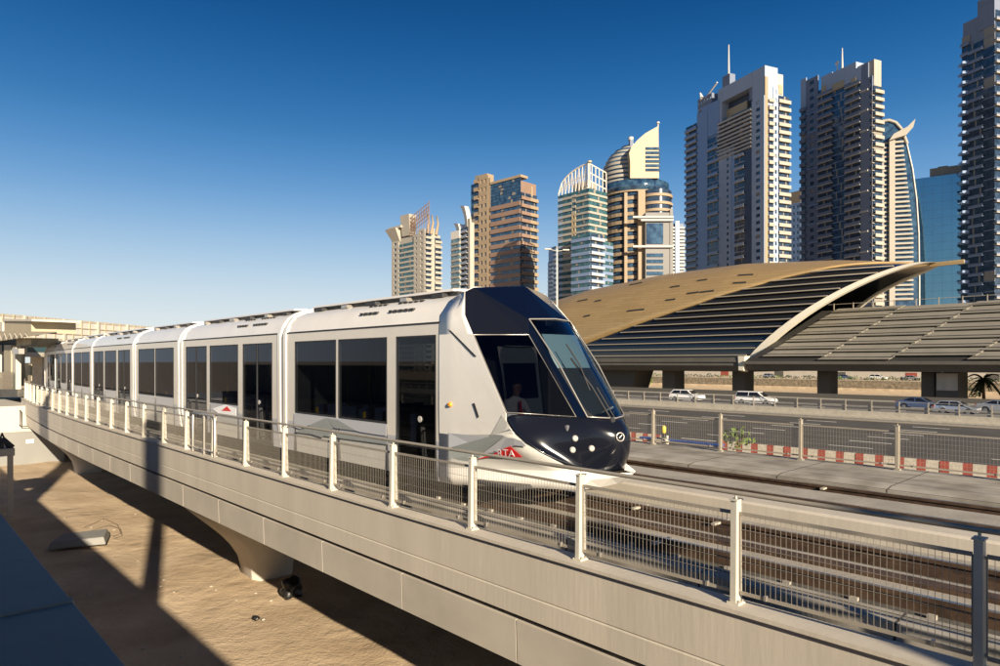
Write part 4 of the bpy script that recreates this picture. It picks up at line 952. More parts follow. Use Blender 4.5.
# ------------------------------------------------------------------ towers
TM = dict(
 cream=mat('tower_cream', (.33,.305,.26), .7, var=.06, scale=.05), beige=mat('tower_beige', (.29,.22,.145), .7, var=.06, scale=.05), brown=mat('tower_brown', (.23,.15,.11), .6, var=.08, scale=.06),
 grey=mat('tower_grey', (.28,.34,.44), .6, var=.05, scale=.04), greyL=mat('tower_lightgrey', (.38,.37,.35), .6), greyD=mat('tower_darkgrey', (.14,.17,.235), .6), blueG=mat('tower_bluegrey', (.20,.27,.40), .35, metal=.2),
 shadeB=mat('tower_navy_panel', (.035,.05,.09), .4), dark=winmat('tower_window_dark', (.012,.022,.04), (.035,.055,.09), .15), teal=winmat('tower_window_teal', (.015,.05,.06), (.05,.12,.13), .12),
 blue=winmat('tower_window_blue', (.012,.03,.07), (.04,.09,.15), .1), mirror=mat('tower_mirror', (.17,.33,.42), .06, metal=.85, var=.08, scale=.03), gold=mat('crown_tan', (.36,.285,.175), .5), steel=mat('crown_steel', (.45,.42,.38), .5),
 white=mat('crown_white', (.62,.58,.52), .6), taupe=mat('tower_taupe', (.16,.155,.15), .6, var=.06, scale=.1), blind=mat('window_blind', (.22,.20,.17), .5), sky=winmat('tower_window_pale', (.05,.11,.14), (.16,.25,.28), .12))
class Tower:
    def __init__(t, name, label, pl, pc, pr, Y, al, top=None):
        t.al = R(al); t.Y = Y; t.Xc = X2(pc, Y); t.root = thing('tower', label, 'tower', (t.Xc, Y, 0), t.al)
        r = (pl-CX)/F; t.a = (t.Xc-r*Y)/(math.sin(t.al)+r*math.cos(t.al)); r = (pr-CX)/F; t.b = (r*Y-t.Xc)/(math.cos(t.al)-r*math.sin(t.al))
        t.wall = MB(); t.slabs = []; t.win = []
    def ya(t, px_):      # position along the left face for a photo column
        r = (px_-CX)/F; return (t.Xc-r*t.Y)/(math.sin(t.al)+r*math.cos(t.al))
    def xb(t, px_):
        r = (px_-CX)/F; return (r*t.Y-t.Xc)/(math.cos(t.al)-r*math.sin(t.al))
    def z(t, py_, a=0): return -(py_-YH)/F*(t.Y+a*math.cos(t.al))+ZG
    def zr(t, py_, b=0): return -(py_-YH)/F*(t.Y+b*math.sin(t.al))+ZG
    def core(t, x0, x1, y0, y1, z1, m='grey', z0=0, ins=.4): t.wall.box(x0+ins, x1-ins, y0+ins, y1-ins, z0, z1, TM[m])
    def bx(t, face, a0, a1, o0, o1, z0, z1, mb, m):   # o outward
        m = TM[m] if isinstance(m, str) else m
        if face == 'L': mb.box(t.fx-o1, t.fx-o0, a0, a1, z0, z1, m)
        else: mb.box(a0, a1, t.fy-o1, t.fy-o0, z0, z1, m)
    fx = 0.; fy = 0.
    def zone(t, face, a0, a1, z0, z1, nf, kind, wallm='grey', glassm='dark', slabm='greyL', nwin=2, sp=.45, proud=.35, every=1):
        if a0 > a1: a0, a1 = a1, a0
        fh = (z1-z0)/nf; w = a1-a0
        if kind == 'solid': t.bx(face, a0, a1, -.4, proud*.5, z0, z1, t.wall, wallm); return
        for i in range(nf):
            zb = z0+i*fh
            if kind == 'wall':
                t.bx(face, a0, a1, -.3, proud, zb+fh*.62, zb+fh*1.0, t.wall, wallm); t.bx(face, a0, a1, -.3, proud, zb, zb+fh*.14, t.wall, wallm)
                ww = w/(nwin*2+1)
                for k in range(nwin+1): t.bx(face, a0+2*k*ww, a0+(2*k+1)*ww, -.3, proud-.01, zb+fh*.14, zb+fh*.62, t.wall, wallm)
                for k in range(nwin): t.w(face, a0+(2*k+1)*ww, a0+(2*k+2)*ww, zb+fh*.14, zb+fh*.62, glassm)
            elif kind == 'band':
                t.bx(face, a0, a1, -.3, proud, zb, zb+fh*sp, t.wall, wallm); t.w(face, a0, a1, zb+fh*sp, zb+fh, glassm)
            elif kind == 'balc':
                t.w(face, a0, a1, zb, zb+fh, glassm)
                if i % every == 0: sl_ = MB(); t.slabs.append((fh*w, sl_)); t.bx(face, a0-.15, a1+.15, -.3, 1.25, zb, zb+fh*.10, sl_, slabm); t.bx(face, a0-.1, a1+.1, 1.1, 1.2, zb+fh*.10, zb+fh*sp, sl_, wallm)
                else: t.bx(face, a0, a1, -.3, .5, zb, zb+fh*.12, t.wall, wallm)
            elif kind == 'glass':
                t.bx(face, a0, a1, -.3, .12, zb, zb+fh*.1, t.wall, wallm); t.w(face, a0, a1, zb+fh*.1, zb+fh, glassm)
    def w(t, face, a0, a1, z0, z1, m):
        w_ = a1-a0
        if w_ > 7 and m != 'cream':          # a strip of several panes, some with blinds down
            k = random.uniform(.15,.8); c = random.uniform(.06,.14)
            t.win += [(face, a0, a0+w_*k, z0, z1, m, t.fx, t.fy), (face, a0+w_*k, a0+w_*(k+c), z0+(z1-z0)*random.choice((0,.35)), z1, 'blind', t.fx, t.fy), (face, a0+w_*(k+c), a1, z0, z1, m, t.fx, t.fy)]
        else: t.win.append((face, a0, a1, z0, z1, 'blind' if random.random() < .1 else m, t.fx, t.fy))
    def done(t):
        if t.wall.v: t.wall.build('wall', t.root)
        t.slabs.sort(key=lambda q_: -q_[0]); rest = MB()
        for i, (_, sb) in enumerate(t.slabs):
            if i < 100: sb.build('balcony', t.root)
            else:
                o_ = len(rest.v); rest.v += sb.v; rest.f += [[k+o_ for k in f_] for f_ in sb.f]; rest.smooth += sb.smooth
                mp = [rest.m(m_) for m_ in sb.mats]; rest.mi += [mp[k] for k in sb.mi]
        if rest.v: tag(rest.build('balconies', t.root), kind='stuff')
        t.win.sort(key=lambda q_: -(q_[2]-q_[1])*(q_[4]-q_[3])); rest = MB()
        for i, (f, a0, a1, z0, z1, m, fx, fy) in enumerate(t.win):
            mb = MB() if i < 100 else rest; t.fx, t.fy = fx, fy; t.bx(f, a0, a1, -.35, -.02, z0, z1, mb, m)
            if i < 100: mb.build('window', t.root)
        if rest.v: tag(rest.build('windows', t.root), kind='stuff')
        return t.root
def part(t, name, mb, **k): return mb.build(name, t.root, **k)
# T1 cream tower far left
t = Tower('t1','cream apartment tower with curled plates and mesh screen on its roof, leftmost in the skyline',392,425,441,430,44)
zt = t.z(233); t.core(0,t.b,0,t.a,zt,'cream'); n = 26
t.zone('L',t.ya(392),t.ya(399),0,t.z(231,t.a),n,'wall','cream','dark',nwin=1); t.zone('L',t.ya(399),t.ya(414),0,zt-4,n,'band','cream','teal',sp=.4); t.zone('L',t.ya(414),t.ya(418.5),0,zt,n,'wall','cream','dark',nwin=1); t.zone('L',t.ya(418.5),0,0,zt+3,n,'wall','cream','cream',nwin=1)
t.zone('R',0,t.xb(431),0,zt,n,'balc','cream','dark','cream'); t.zone('R',t.xb(431),t.xb(434.5),0,zt+4,n,'solid','cream'); t.zone('R',t.xb(434.5),t.b,0,zt-2,n,'balc','cream','dark','cream'); t.done()
mb = MB(); h = zt; pts = lambda k: (k)
yy = lambda p_: t.ya(p_)
for (p0,p1,z0,z1,lean) in ((393,400,0,7,-4),(402,410,3,15,-1)):
    mb.hexa([(0,yy(p1),h+z0-2),(5,yy(p1),h+z0-2),(5,yy(p0),h+z0-2),(0,yy(p0),h+z0-2)],[(lean,yy(p1),h+z1),(5,yy(p1),h+z1),(5,yy(p0)-lean,h+z1),(lean,yy(p0)-lean,h+z1)],TM['cream'])
mb.box(-2,4,yy(403),yy(393)+3,h+7,h+8.5,TM['cream']); part(t,'roof_plate',mb)
mb = MB()
for i in range(9): mb.tube([(0,yy(410+i*2.4),h),(0,yy(410+i*2.4),h+13+i*.9)], .22, TM['brown'], 4)
for k in range(5): mb.tube([(0,yy(410),h+2.5*k+2),(0,yy(429.2),h+2.5*k+2+7)], .25, TM['brown'], 4)
for i in range(8): mb.tube([(0,yy(410+i*2.4),h+2+i),(0,yy(412.4+i*2.4),h+11+i)], .2, TM['brown'], 4)
part(t,'mesh_screen',mb)
mb = MB()
for p_ in (427,431,436): mb.tube([(t.xb(p_),0,h),(t.xb(p_)+1,-1,h+7),(t.xb(p_)-1,-2,h+12)],[1.2,.8,.5],TM['beige'],6)
part(t,'roof_horn',mb)
# T2 blue slab + finned tower
t = Tower('t2','slim pale blue glass tower between the cream tower and the finned tower',451,459.5,463,340,40); zt = t.z(232)
t.core(0,t.b,0,t.a,zt,'cream'); t.zone('L',0,t.a,0,zt-3,24,'band','cream','sky',sp=.35); t.zone('L',0,t.a,zt-3,zt+1,1,'solid','white'); t.zone('R',0,t.b,0,zt,24,'band','cream','sky'); t.done()
t = Tower('t2b','narrow cream tower with two curved white fins on top',459,470,474,335,35); zt = t.z(222)
t.core(0,t.b,0,t.a,zt,'grey'); t.zone('L',t.ya(468),t.a,0,zt-2,28,'balc','grey','dark','greyL'); t.zone('L',0,t.ya(468),0,zt+2,28,'solid','cream'); t.zone('R',0,t.b,0,zt,28,'solid','cream'); t.done()
mb = MB()
for p_, dz in ((459.6,-4),(466,4)):
    y0 = t.ya(p_+2); y1 = t.ya(p_); rows = []
    for k in range(7):
        u = k/6.; rows.append([(-.3,y0+u*u*3,zt+dz-6+u*11),(-.3,y1+.3+u*u*5,zt+dz-6+u*12),(2.2,y1+.3+u*u*5,zt+dz-6+u*12),(2.2,y0+u*u*3,zt+dz-6+u*11),(-.3,y0+u*u*3,zt+dz-6+u*11)])
    mb.loft(rows,TM['white'])
part(t,'roof_fin',mb)
# T3 brown tower
t = Tower('t3','brown banded tower with tall beige pier at its left and blue glass top',471,520.5,537,400,46); zt = t.z(180); n = 24
t.core(0,t.b,0,t.a,zt,'brown'); ztop = t.z(172)
t.zone('L',t.ya(471),t.ya(475),0,t.z(185,t.a),n,'glass','shadeB','blue'); t.zone('L',t.ya(475),t.ya(479),0,t.z(177,t.a),n,'balc','beige','dark','beige')
t.zone('L',t.ya(479),t.ya(488.5),0,t.z(175,t.ya(488)),n,'wall','beige','dark',nwin=2); t.zone('L',t.ya(488.5),t.ya(490.5),0,t.z(178,t.ya(488)),n,'solid','beige')
t.zone('L',t.ya(490.5),0,0,t.z(197),22,'band','brown','blue',sp=.55,proud=.6); t.zone('L',t.ya(490.5),0,t.z(197),t.z(177),6,'glass','shadeB','blue')
t.zone('R',0,t.xb(529),0,t.zr(194,8),n,'balc','brown','dark','brown'); t.zone('R',t.xb(529),t.b,0,t.zr(196,t.b),n,'balc','beige','dark','beige'); 
t.wall.box(-.5,6,-.6,t.ya(490.5),t.z(177),t.z(174.5),TM['beige']); t.done()
mb = MB(); mb.box(0,6,t.ya(487),t.ya(479),zt-6,t.z(174,t.ya(484)),TM['beige']); mb.box(2,3,t.ya(474.5),t.ya(473),zt-4,t.z(177,t.a),TM['beige']); mb.box(t.xb(531),t.xb(533),0,4,t.zr(196,10),t.zr(186,10),TM['beige']); mb.box(t.xb(523),t.xb(528),1,5,t.zr(196,10),t.zr(187,6),TM['cream']); part(t,'roof_block',mb)
# T4 small dark distant
t = Tower('t4','small distant blue grey tower just left of the green glass tower',548,556,562,620,30); zt = t.z(246)
t.core(0,t.b,0,t.a,zt,'blueG'); t.zone('L',t.ya(553),t.a,0,t.z(262,t.a),26,'band','grey','blue'); t.zone('L',0,t.ya(553),0,zt,26,'band','grey','blue'); t.zone('R',0,t.b,0,zt,26,'band','grey','blue'); t.done()
# T5 green glass tower with lattice arc
t = Tower('t5','green glass banded tower with a white lattice arc on its roof',558,589,607,330,42); zt = t.z(188); n = 30
t.core(0,t.b,0,t.a,zt,'cream'); t.zone('L',t.ya(563),t.a,0,t.z(196,t.a),n,'band','grey','teal'); t.zone('L',t.ya(572),t.ya(563),0,zt,n,'band','cream','teal',sp=.4); t.zone('L',t.ya(576),t.ya(572),0,t.z(210),n-4,'wall','gold','dark',nwin=1); t.zone('L',t.ya(576),t.ya(572),t.z(210),zt,4,'band','cream','teal',sp=.4)
t.zone('L',0,t.ya(576),0,zt,n,'band','cream','teal',sp=.34); t.zone('R',0,t.b,0,zt,n,'band','cream','teal',sp=.34); 
t.core(-4,0.2,-4,8,t.z(235),'grey'); t.fx = -4; t.fy = -4; t.zone('L',-4,8,0,t.z(235),20,'band','blueG','teal'); t.zone('R',-4,6,0,t.z(235),20,'balc','grey','dark','greyL'); t.fx = t.fy = 0
t.core(2,t.b+1,-3,0.2,t.z(240),'grey'); t.fy = -3; t.zone('R',6.2,t.b+1,0,t.z(240),20,'band','blueG','teal'); t.fy = 0; t.done()
mb = MB(); N = 9; pl = []; 
for i in range(N+1):
    u = i/N; y = t.a*(1-u); hh = math.sqrt(1-(1-u)**2)*11.5+1; pl.append((.5,y,zt+hh))
    mb.tube([(.5,y,zt),(.5,y,zt+hh)], .28, TM['white'], 4)
    if i: mb.tube([(.5,t.a*(1-(i-1)/N),zt),(.5,y,zt+hh)], .2, TM['white'], 4)
mb.tube(pl, .45, TM['white'], 5); mb.tube([(p[0],p[1],zt+(p[2]-zt)*.55) for p in pl], .25, TM['white'], 4)
for i in range(6):
    x = t.b*i/5; mb.tube([(x,.5,zt),(x,.5,zt+12.5-i*.5)], .28, TM['white'], 4)
for hh in (4,8,12.5): mb.tube([(0.5,.5,zt+hh),(t.b,.5,zt+hh-2.2)], .35, TM['white'], 5)
mb.tube([(.5,0,zt+12.7),(.5,0,zt+13.5)], 1.2, TM['gold'], 6); part(t,'lattice_crown',mb)
mb = MB(); mb.box(3,t.b-3,4,t.a-8,zt,zt+5,TM['cream']); part(t,'plant_room',mb)
# T6 round tower
def round_tower():
    Y = 345; pc = 643; X = X2(pc, Y); root = thing('tower', 'round tan tower with a sliced sail shaped crown and blue glass collar', 'tower', (X, Y+20, 0), 0)
    zz = lambda py_: -(py_-YH)/F*Y+ZG
    Rr = (643-608)/F*Y
    def ring(name, z0, z1, r, nf, wm, gm, sp=.5, a0=0, a1=360, cx=0, glass=True, stuff=False):
        fh = (z1-z0)/nf; mbw = MB(); n = 40
        def arc(mb, r0, z0, z1, m, ri=None):
            pts = [(cx+r0*math.cos(R(a0+(a1-a0)*k/n)), r0*math.sin(R(a0+(a1-a0)*k/n))) for k in range(n+1)]; r2 = r0-1.5
            pin = [(cx+r2*math.cos(R(a0+(a1-a0)*k/n)), r2*math.sin(R(a0+(a1-a0)*k/n))) for k in range(n+1)]
            mb.loft([[(x,y,z0) for x,y in pin],[(x,y,z0) for x,y in pts],[(x,y,z1) for x,y in pts],[(x,y,z1) for x,y in pin]], TM[m], smooth=(m == 'blue'))
        for i in range(nf):
            zb = z0+i*fh; arc(mbw, r, zb, zb+fh*sp, wm)
            g = MB(); arc(g, r-.6, zb+fh*sp, zb+fh, gm); g.build('window_band', root)
        mbw.build(name, root)
    ring('wall', 0, zz(190), Rr, 23, 'beige', 'blue', .44)
    g = MB(); g.disc((0,0,0),(0,0,1),Rr-2,zz(178),TM['beige'],40); g.build('core', root)
    ring('glass_collar', zz(190), zz(177), Rr*1.03, 1, 'beige', 'blue', .12)
    # vertical tan pier in front
    def face_box(name, px0, px1, py0, py1, m, dep=3, y0=None):
        x0, x1 = (px0-pc)/F*Y, (px1-pc)/F*Y; yy_ = -math.sqrt(max(0, Rr**2-max(min(abs(x0),Rr-.5), min(abs(x1),Rr-.5))**2)) if y0 is None else y0
        g = MB(); g.box(x0, x1, yy_-dep, yy_+6, zz(py0), zz(py1), TM[m]); return g.build(name, root)
    face_box('pier', 638, 645, 300, 191, 'beige', 3.0)
    face_box('pier', 625.5, 628.5, 300, 191, 'beige', 1.5)
    # upper body: stepped rings leaning in to the left, sliced by the sail
    xl = [608,608,608.5,609,610,612,615,620,627]; xr = [660,660,660,659,657,655,654,652,650]
    for i in range(9):
        z0, z1 = zz(177-i*4.7), zz(177-(i+1)*4.7); cx = ((xl[i]+xr[i])/2-pc)/F*Y; rr = (xr[i]-xl[i])/2/F*Y
        g = MB(); g.tube([(cx,0,z0),(cx,0,z0+(z1-z0)*.55)], rr, TM['cream'], 40); g.build('upper_ring', root)
        g = MB(); g.tube([(cx,0,z0+(z1-z0)*.55),(cx,0,z1)], rr-.9, TM['blue'], 40); g.build('window_band', root)
    # sail slab (thick plate with curved left edge)
    sp = [(631,177),(631,160),(630,152),(632,146),(638,139),(646,132),(653,128),(659.5,124.5),(660,177)]
    g = MB(); poly = [((a-pc)/F*Y, zz(b)) for a, b in sp]; g.prism(poly, 'y', -Rr*.93-1.2, -Rr*.93+12, TM['gold']); g.build('sail_wall', root)
    for i in range(6):
        zb = zz(170-i*4.3); g = MB(); g.box((646.5-pc)/F*Y,(661-pc)/F*Y,-Rr*.93-1.6,-Rr*.93+8,zb,zb+1.3,TM['blue']); g.build('window_band', root)
    g = MB(); g.tube([((659.8-pc)/F*Y,-Rr*.9,zz(126)),((659.8-pc)/F*Y,-Rr*.9,zz(120.5))], .35, TM['steel'], 6); g.disc(((659.8-pc)/F*Y,-Rr*.9,zz(121)),(0,0,1),.9,.8,TM['steel'],8); g.build('mast', root)
    g = MB(); g.box((635.5-pc)/F*Y,(639-pc)/F*Y,-6,-2,zz(141),zz(130),TM['greyD']); g.disc(((637-pc)/F*Y,-4,zz(130)),(0,0,1),1.5,1.6,TM['steel'],10); g.build('rooftop_plant', root)
    g = MB(); g.prism([((p_-pc)/F*Y, zz(q__)) for p_, q__ in ((668,214),(667,189.5),(671,191),(679.5,198),(676,214))], 'y', -Rr*.4, -Rr*.4+2, TM['white']); g.build('white_sail', root)
    # front block
    x0, x1, x2 = (644-pc)/F*Y, (671-pc)/F*Y, (686-pc)/F*Y; yf = -Rr-6
    g = MB(); g.box(x0, x1, yf+.4, 0, 0, zz(214), TM['taupe']); g.box(x1-1.5, x1, yf, 0, 0, zz(211), TM['taupe']); g.box(x1, x2, yf+8, 0, 0, zz(222), TM['greyD']); g.build('front_block', root)
    nf = 14
    for i in range(nf):
        zb = zz(300)+(zz(216)-zz(300))*i/nf; fh = (zz(216)-zz(300))/nf
        if 8 <= i <= 11: continue
        g = MB(); g.box(x0+.6, x1-5, yf, yf+.6, zb, zb+fh*.55, TM['blue']); g.build('window_band', root)
    g = MB(); g.box(x0+.5, x1-5, yf-.1, yf+.5, zz(245), zz(225), TM['blue']); g.build('window', root)
    for pyy, xe in ((218,631),(221,639),(247,631)):
        g = MB(); g.box((xe-pc)/F*Y, x1, yf-1.2, yf+1, zz(pyy+2), zz(pyy), TM['greyL']); g.build('cornice', root)
    g = MB()
    for i in range(22):
        zb = zz(300)+(zz(224)-zz(300))*i/22; g.box(x1, x2+.3, yf+7, yf+8.2, zb, zb+1.0, TM['greyL']); 
    g.box(x1+3, x1+5, yf+6.5, yf+8.1, 0, zz(220), TM['blueG']); g.build('balcony_slabs', root)
    g = MB(); g.disc(((658-pc)/F*Y, yf+9, zz(214)),(0,0,1),8,zz(190)-zz(214),TM['dark'],30); g.build('turret_glass', root)
    for pyy in (205,212,197): g = MB(); g.disc(((658-pc)/F*Y, yf+9, zz(pyy)),(0,0,1),8.6,1.4,TM['beige'],30); g.build('turret_ring', root)
round_tower()
# T7 big grey tower
t = Tower('t7','tall grey apartment tower with lit balconies on its right side and a roof mast',686,765,790,350,23.5)
ztp = t.z(65); n = 36
yS, yM = t.ya(718), t.ya(702)
t.core(0,t.b*.8,0,yS,t.z(104),'grey'); t.core(0,t.b*.8,yS-.6,yM,t.z(110,yM),'blueG'); t.core(0,t.b*.8,yM-.6,t.a,t.z(150,t.a),'blueG')
# crown frame
t.wall.box(0,9,t.ya(752.5),0,t.z(104),ztp,TM['grey']); t.wall.box(0,9,yS,t.ya(722),t.z(104),ztp,TM['grey']); t.wall.box(0,9,t.ya(722)-.1,t.ya(752.5)+.1,t.z(80),ztp-.01,TM['grey']); t.wall.box(5,9,t.ya(722),t.ya(752.5),t.z(106),t.z(80),TM['shadeB']); t.wall.box(3.5,4.9,t.ya(722),t.ya(742),t.z(98),t.z(88),TM['gold'])
z1 = t.z(122)
t.zone('L',t.ya(752.5),0,0,t.z(95),n+3,'wall','grey','blue',nwin=1,proud=.5)
t.zone('L',t.ya(719),t.ya(752.5),z1,t.z(100),5,'balc','greyL','dark','greyL'); t.zone('L',t.ya(719),t.ya(752.5),t.z(142),z1,5,'balc','greyL','dark','greyL')
z2 = t.z(134)
t.zone('L',t.ya(745),t.ya(752.5),0,t.z(130),n,'solid','shadeB'); t.zone('L',t.ya(735),t.ya(745),0,z2,n,'balc','grey','dark','greyL',every=2); t.zone('L',t.ya(731.5),t.ya(735),0,z2,n,'solid','blueG'); t.zone('L',t.ya(725),t.ya(731.5),0,z2,n,'wall','grey','blue',nwin=1)
t.zone('L',t.ya(719),t.ya(725),0,z2,n,'solid','grey'); t.zone('L',t.ya(708),t.ya(719),0,t.z(142,yM),n,'balc','blueG','blue','greyL',every=2); t.zone('L',t.ya(697.5),t.ya(708),0,t.z(112,yM),n,'solid','blueG',proud=.8)
t.zone('L',t.ya(719.5),t.ya(702),t.z(140,yM),t.z(108,yM),8,'solid','blueG'); t.zone('L',t.a,t.ya(697.5),0,t.z(120,yM),n+2,'balc','blueG','dark','greyL')
t.zone('R',0,t.xb(768),0,t.z(76),n,'solid','beige'); t.zone('R',t.xb(768),t.xb(773),0,t.zr(95,5),n,'balc','cream','dark','cream'); t.zone('R',t.xb(773),t.xb(778),0,t.zr(88,9),n,'wall','grey','blue',nwin=1); t.zone('R',t.xb(778),t.b*.98,0,t.zr(95,9),n,'balc','cream','dark','cream')
t.wall.box(1,t.xb(778),.5,12,t.zr(95,9),t.zr(72,9),TM['greyD']); t.wall.box(t.xb(778),t.xb(784),.5,12,t.zr(95,9),t.zr(73,9),TM['greyL']); t.wall.box(t.xb(779),t.xb(783),.2,.6,t.zr(93,9),t.zr(84,9),TM['gold'])
t.done()
mb = MB(); yb = t.ya(722); mb.box(3,7,yb-3,yb+3,ztp-6,t.z(74,yb),TM['greyD']); mb.tube([(5,yb,t.z(74,yb)),(5,yb,t.z(43,yb))], [.7,.3], TM['steel'], 6); part(t,'mast',mb)
mb = MB(); mb.tube([(1,t.ya(702)-1,t.z(100,yM)),(1,t.ya(716),t.z(88,yM)-1)], .5, TM['white'], 6); mb.tube([(1,t.ya(700)-1,t.z(99,yM)),(1,t.ya(699),t.z(91,yM))], [1.4,.4], TM['white'], 6); part(t,'roof_crane',mb)
mb = MB(); mb.box(.6,12,t.ya(697),t.ya(711),t.z(118,yM),t.z(97,yM),TM['greyD'])
for k in range(5):
    for j in range(3): sp5 = (t.ya(697)-t.ya(711))/5; mb.box(.3,.7,t.ya(711)+(k+.25)*sp5,t.ya(711)+(k+.75)*sp5,t.z(117,yM)+j*3.5+.8,t.z(117,yM)+j*3.5+2.4,TM['grey'])
part(t,'roof_block',mb)
# T7b teal behind
t = Tower('t7b','teal glass tower with tan cornice seen between the two tall grey towers',780,801,812,520,30); zt = t.z(190)
t.core(0,t.b,0,t.a,zt,'teal'); t.zone('L',0,t.a,0,t.z(202),26,'wall','blueG','teal',nwin=5); t.zone('L',0,t.a,t.z(202),zt,2,'solid','beige'); t.zone('R',0,t.b,0,zt,20,'band','grey','teal'); t.done()
# T8
t = Tower('t8','tall dark grey apartment tower with stepped pale crown and a roof mast',801,874,882.5,352,23); n = 38
zt = t.z(60); t.core(0,t.b,0,t.a,t.z(78),'grey')
y = t.ya
t.zone('L',y(801),y(806.5),t.z(110,y(803)),t.z(79,y(803)),1,'solid','grey'); t.zone('L',y(801),y(806.5),0,t.z(104,y(803)),n-4,'balc','greyD','dark','greyD')
t.zone('L',y(806.5),y(818.5),0,t.z(78,y(812)),n,'wall','greyD','dark',nwin=1); t.zone('L',y(818.5),y(833),0,t.z(90,y(820)),n,'balc','greyD','dark','greyL')
t.zone('L',y(833),y(846),0,t.z(86,y(840)),n,'glass','blueG','blue'); t.zone('L',y(846),y(861),0,t.z(80,y(850)),n,'balc','greyD','dark','greyL')
t.zone('L',y(861),y(869),0,t.z(60,0),n,'solid','greyD',proud=.8); t.zone('L',y(869),y(873),0,t.z(75,0),n,'wall','greyD','dark',nwin=1); t.zone('L',y(873),0,0,t.z(88),n,'balc','cream','dark','cream')
for i in range(14):
    zb = t.z(88)-i*t.z(88)/14; t.wall.box(-1,0,y(869),y(861),zb,zb+.9,TM['greyL']); t.wall.box(-.7,0,y(818.5),y(808),zb,zb+.7,TM['blueG'])
t.zone('R',0,t.b,0,t.zr(85),n,'balc','cream','dark','cream')
# crown
t.wall.box(-.6,8,y(833)*1.0,y(822),t.z(88,20),t.z(68,20),TM['grey']); t.wall.box(-.61,8,y(857),y(833),t.z(80,10),t.z(61.5,10),TM['grey']); t.wall.box(-.59,8,y(862),y(856.5),t.z(80,5),t.z(64.5,5),TM['grey'])
t.wall.box(-.9,0,y(845),y(833.5),t.z(84,14),t.z(77,14),TM['gold']); t.wall.box(-.85,0,y(827),y(822.6),t.z(87,24),t.z(81,24),TM['gold']); t.wall.box(-.88,0,y(857),y(852),t.z(79,6),t.z(74,6),TM['gold'])
t.wall.box(.5,t.b-.5,.2,12,t.z(88),t.z(58.5),TM['cream'])
t.done(); mb = MB(); mb.tube([(5,y(836),t.z(66,18)),(5,y(836),t.z(42,18))], [.7,.25], TM['steel'], 6); mb.tube([(5,y(831),t.z(68,18)),(5,y(831),t.z(55,18))], .35, TM['steel'], 6); mb.disc((5,y(831),t.z(55,18)),(-1,0,.3),1.3,.3,TM['white'],10); part(t,'mast',mb)
# T9 curved sail tower
def sail_tower():
    Y = 362; X = X2(893, Y); root = thing('tower','cream tower with curved blue glass edge and winged top','tower',(X,Y,0),R(-16))
    f = lambda a, b: ((a-893)/F*Y, -(b-YH)/F*Y+ZG)
    prof = [(880,310),(880,124),(884,120),(889,120),(895,123),(900,130),(905,145),(910,170),(913.5,200),(915.5,235),(916,280),(916,372)]
    poly = [f(*p_) for p_ in prof]+[((880-893)/F*Y, 0)]
    g = MB(); g.prism(poly, 'y', 0, 24, TM['blue']); g.build('glass_body', root)
    g = MB(); g.box(f(880,0)[0], f(884.5,0)[0], -1.2, 0, 0, f(0,148)[1], TM['cream']); g.box(f(889,0)[0], f(894,0)[0], -2.2, 0, 0, f(0,139)[1], TM['cream']); g.build('pier', root)
    g = MB()
    pts = [f(*p_) for p_ in prof[2:12]]; g.tube([(a+.3,-.2,b) for a, b in [f(880,124)]+pts[:5]], .9, TM['cream'], 6); g.tube([(a+.2,-.2,b) for a, b in pts[4:]], .35, TM['white'], 6); g.build('edge_rib', root)
    for i in range(36):
        pyy = 142+i*4.6
        if pyy > 300: break
        # right end of the slab follows the curve
        xr = 902 if pyy < 150 else 902+min(8.5, (pyy-150)*.10)
        g = MB(); a = f(894,pyy); b = f(xr,pyy+1.8); g.box(a[0], b[0], -1.6, 0, b[1], a[1], TM['cream']); g.build('balcony_slab', root)
        g = MB(); a = f(884.5,pyy); b = f(889,pyy+1.6); g.box(a[0], b[0], -.8, 0, b[1], a[1], TM['cream']); g.build('spandrel', root)
    g = MB(); w = [f(*p_) for p_ in ((888,142),(892,136),(904,130),(911,123),(909,131),(903,138),(895,140))]; g.prism(w, 'y', -4, 2, TM['cream']); g.build('roof_wing', root)
sail_tower()
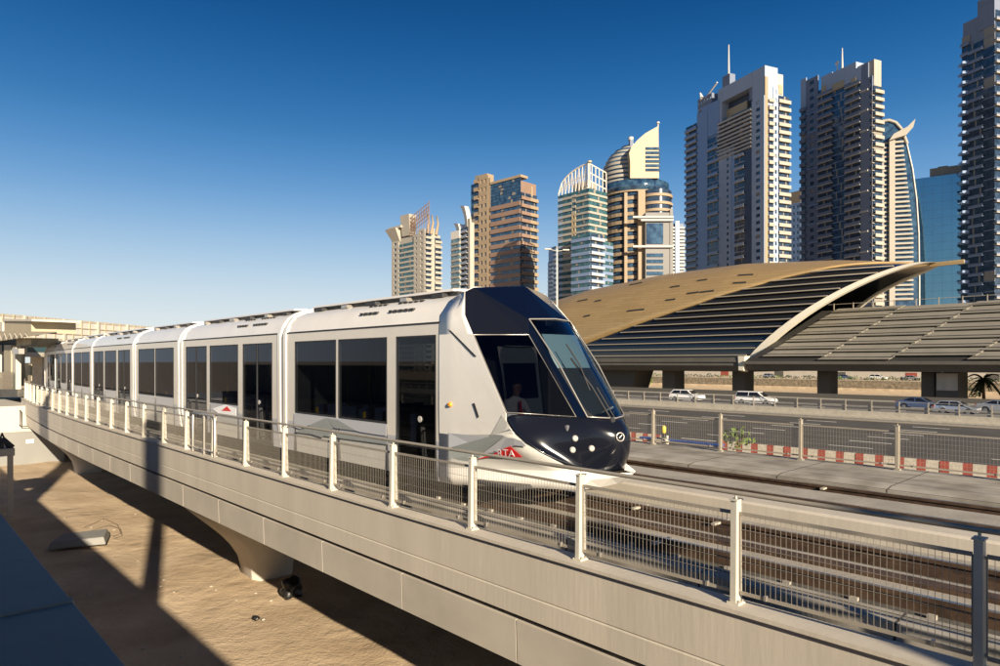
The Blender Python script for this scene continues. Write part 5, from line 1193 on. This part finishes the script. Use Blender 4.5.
# T10 mirror block
t = Tower('t10','broad mirrored blue glass office block at right behind the station',913,1010,1030,380,-18) if False else None
root = thing('office_block','broad mirrored pale blue glass block between the sail tower and the dark tower','building',(X2(914,400),400,0),R(-34))
f = lambda a, b: ((a-914)/F*400, -(b-YH)/F*400+ZG)
mb = MB(); x1 = 38.; mb.add([(0,0,0),(x1,0,0),(x1,0,f(0,179)[1]),(0,0,f(0,179)[1]),(0,25,0),(x1,25,0),(x1,25,f(0,179)[1]),(0,25,f(0,179)[1])], [(0,1,2,3),(4,7,6,5),(0,3,7,4),(1,5,6,2),(3,2,6,7)], TM['mirror']); mb.build('glass_facade', root)
mb = MB()
for i in range(1,8): mb.box(i*x1/8-.05, i*x1/8+.05, -.06, 0, 0, f(0,178)[1], TM['blueG'])
for i in range(1,24): mb.box(0, x1, -.05, 0, i*4.8, i*4.8+.08, TM['blueG'])
mb.build('mullions', root)
mb = MB(); mb.box(8, 33, 4, 12, f(0,179)[1], f(0,171)[1]+1, TM['cream']); mb.box(12, 17, 5, 10, f(0,171)[1], f(0,168)[1], TM['cream']); mb.build('rooftop_plant', root)
# T11 dark right tower
t = Tower('t11','very tall dark tower with stacked sawtooth balconies at the right edge',962,995,1045,350,18); n = 34
zt = t.z(-8); t.core(0,t.b,0,t.a*.55,zt,'greyD'); t.core(0,t.b,t.a*.5,t.a,t.z(24,t.a),'greyD')
t.zone('L',t.ya(970),t.a,0,t.z(38,t.a),n,'balc','greyD','dark','blueG',sp=.3); t.zone('L',t.ya(984),t.ya(970),0,t.z(34),n,'balc','greyD','dark','blueG',sp=.3); t.zone('L',0,t.ya(984),0,t.z(24),n,'glass','greyD','dark'); t.zone('L',0,t.ya(978),t.z(24),t.z(0),3,'solid','greyD')
t.zone('R',0,t.b,0,t.zr(12,10),n,'balc','greyD','dark','cream',sp=.28)
for i in range(n-2):
    fz = t.z(38,t.a)/n; zb = i*fz; sl_ = MB(); t.slabs.append((9, sl_)); sl_.hexa([(-3.4,t.a-3,zb+fz*.1),(-1.2,t.ya(970),zb+fz*.1),(-1.2,t.ya(970),zb+fz*.35),(-3.4,t.a-3,zb+fz*.35)],[(0,t.a+2.2,zb+fz*.1),(0,t.ya(970),zb+fz*.1),(0,t.ya(970),zb+fz*.35),(0,t.a+2.2,zb+fz*.35)],TM['blueG'])
t.done()
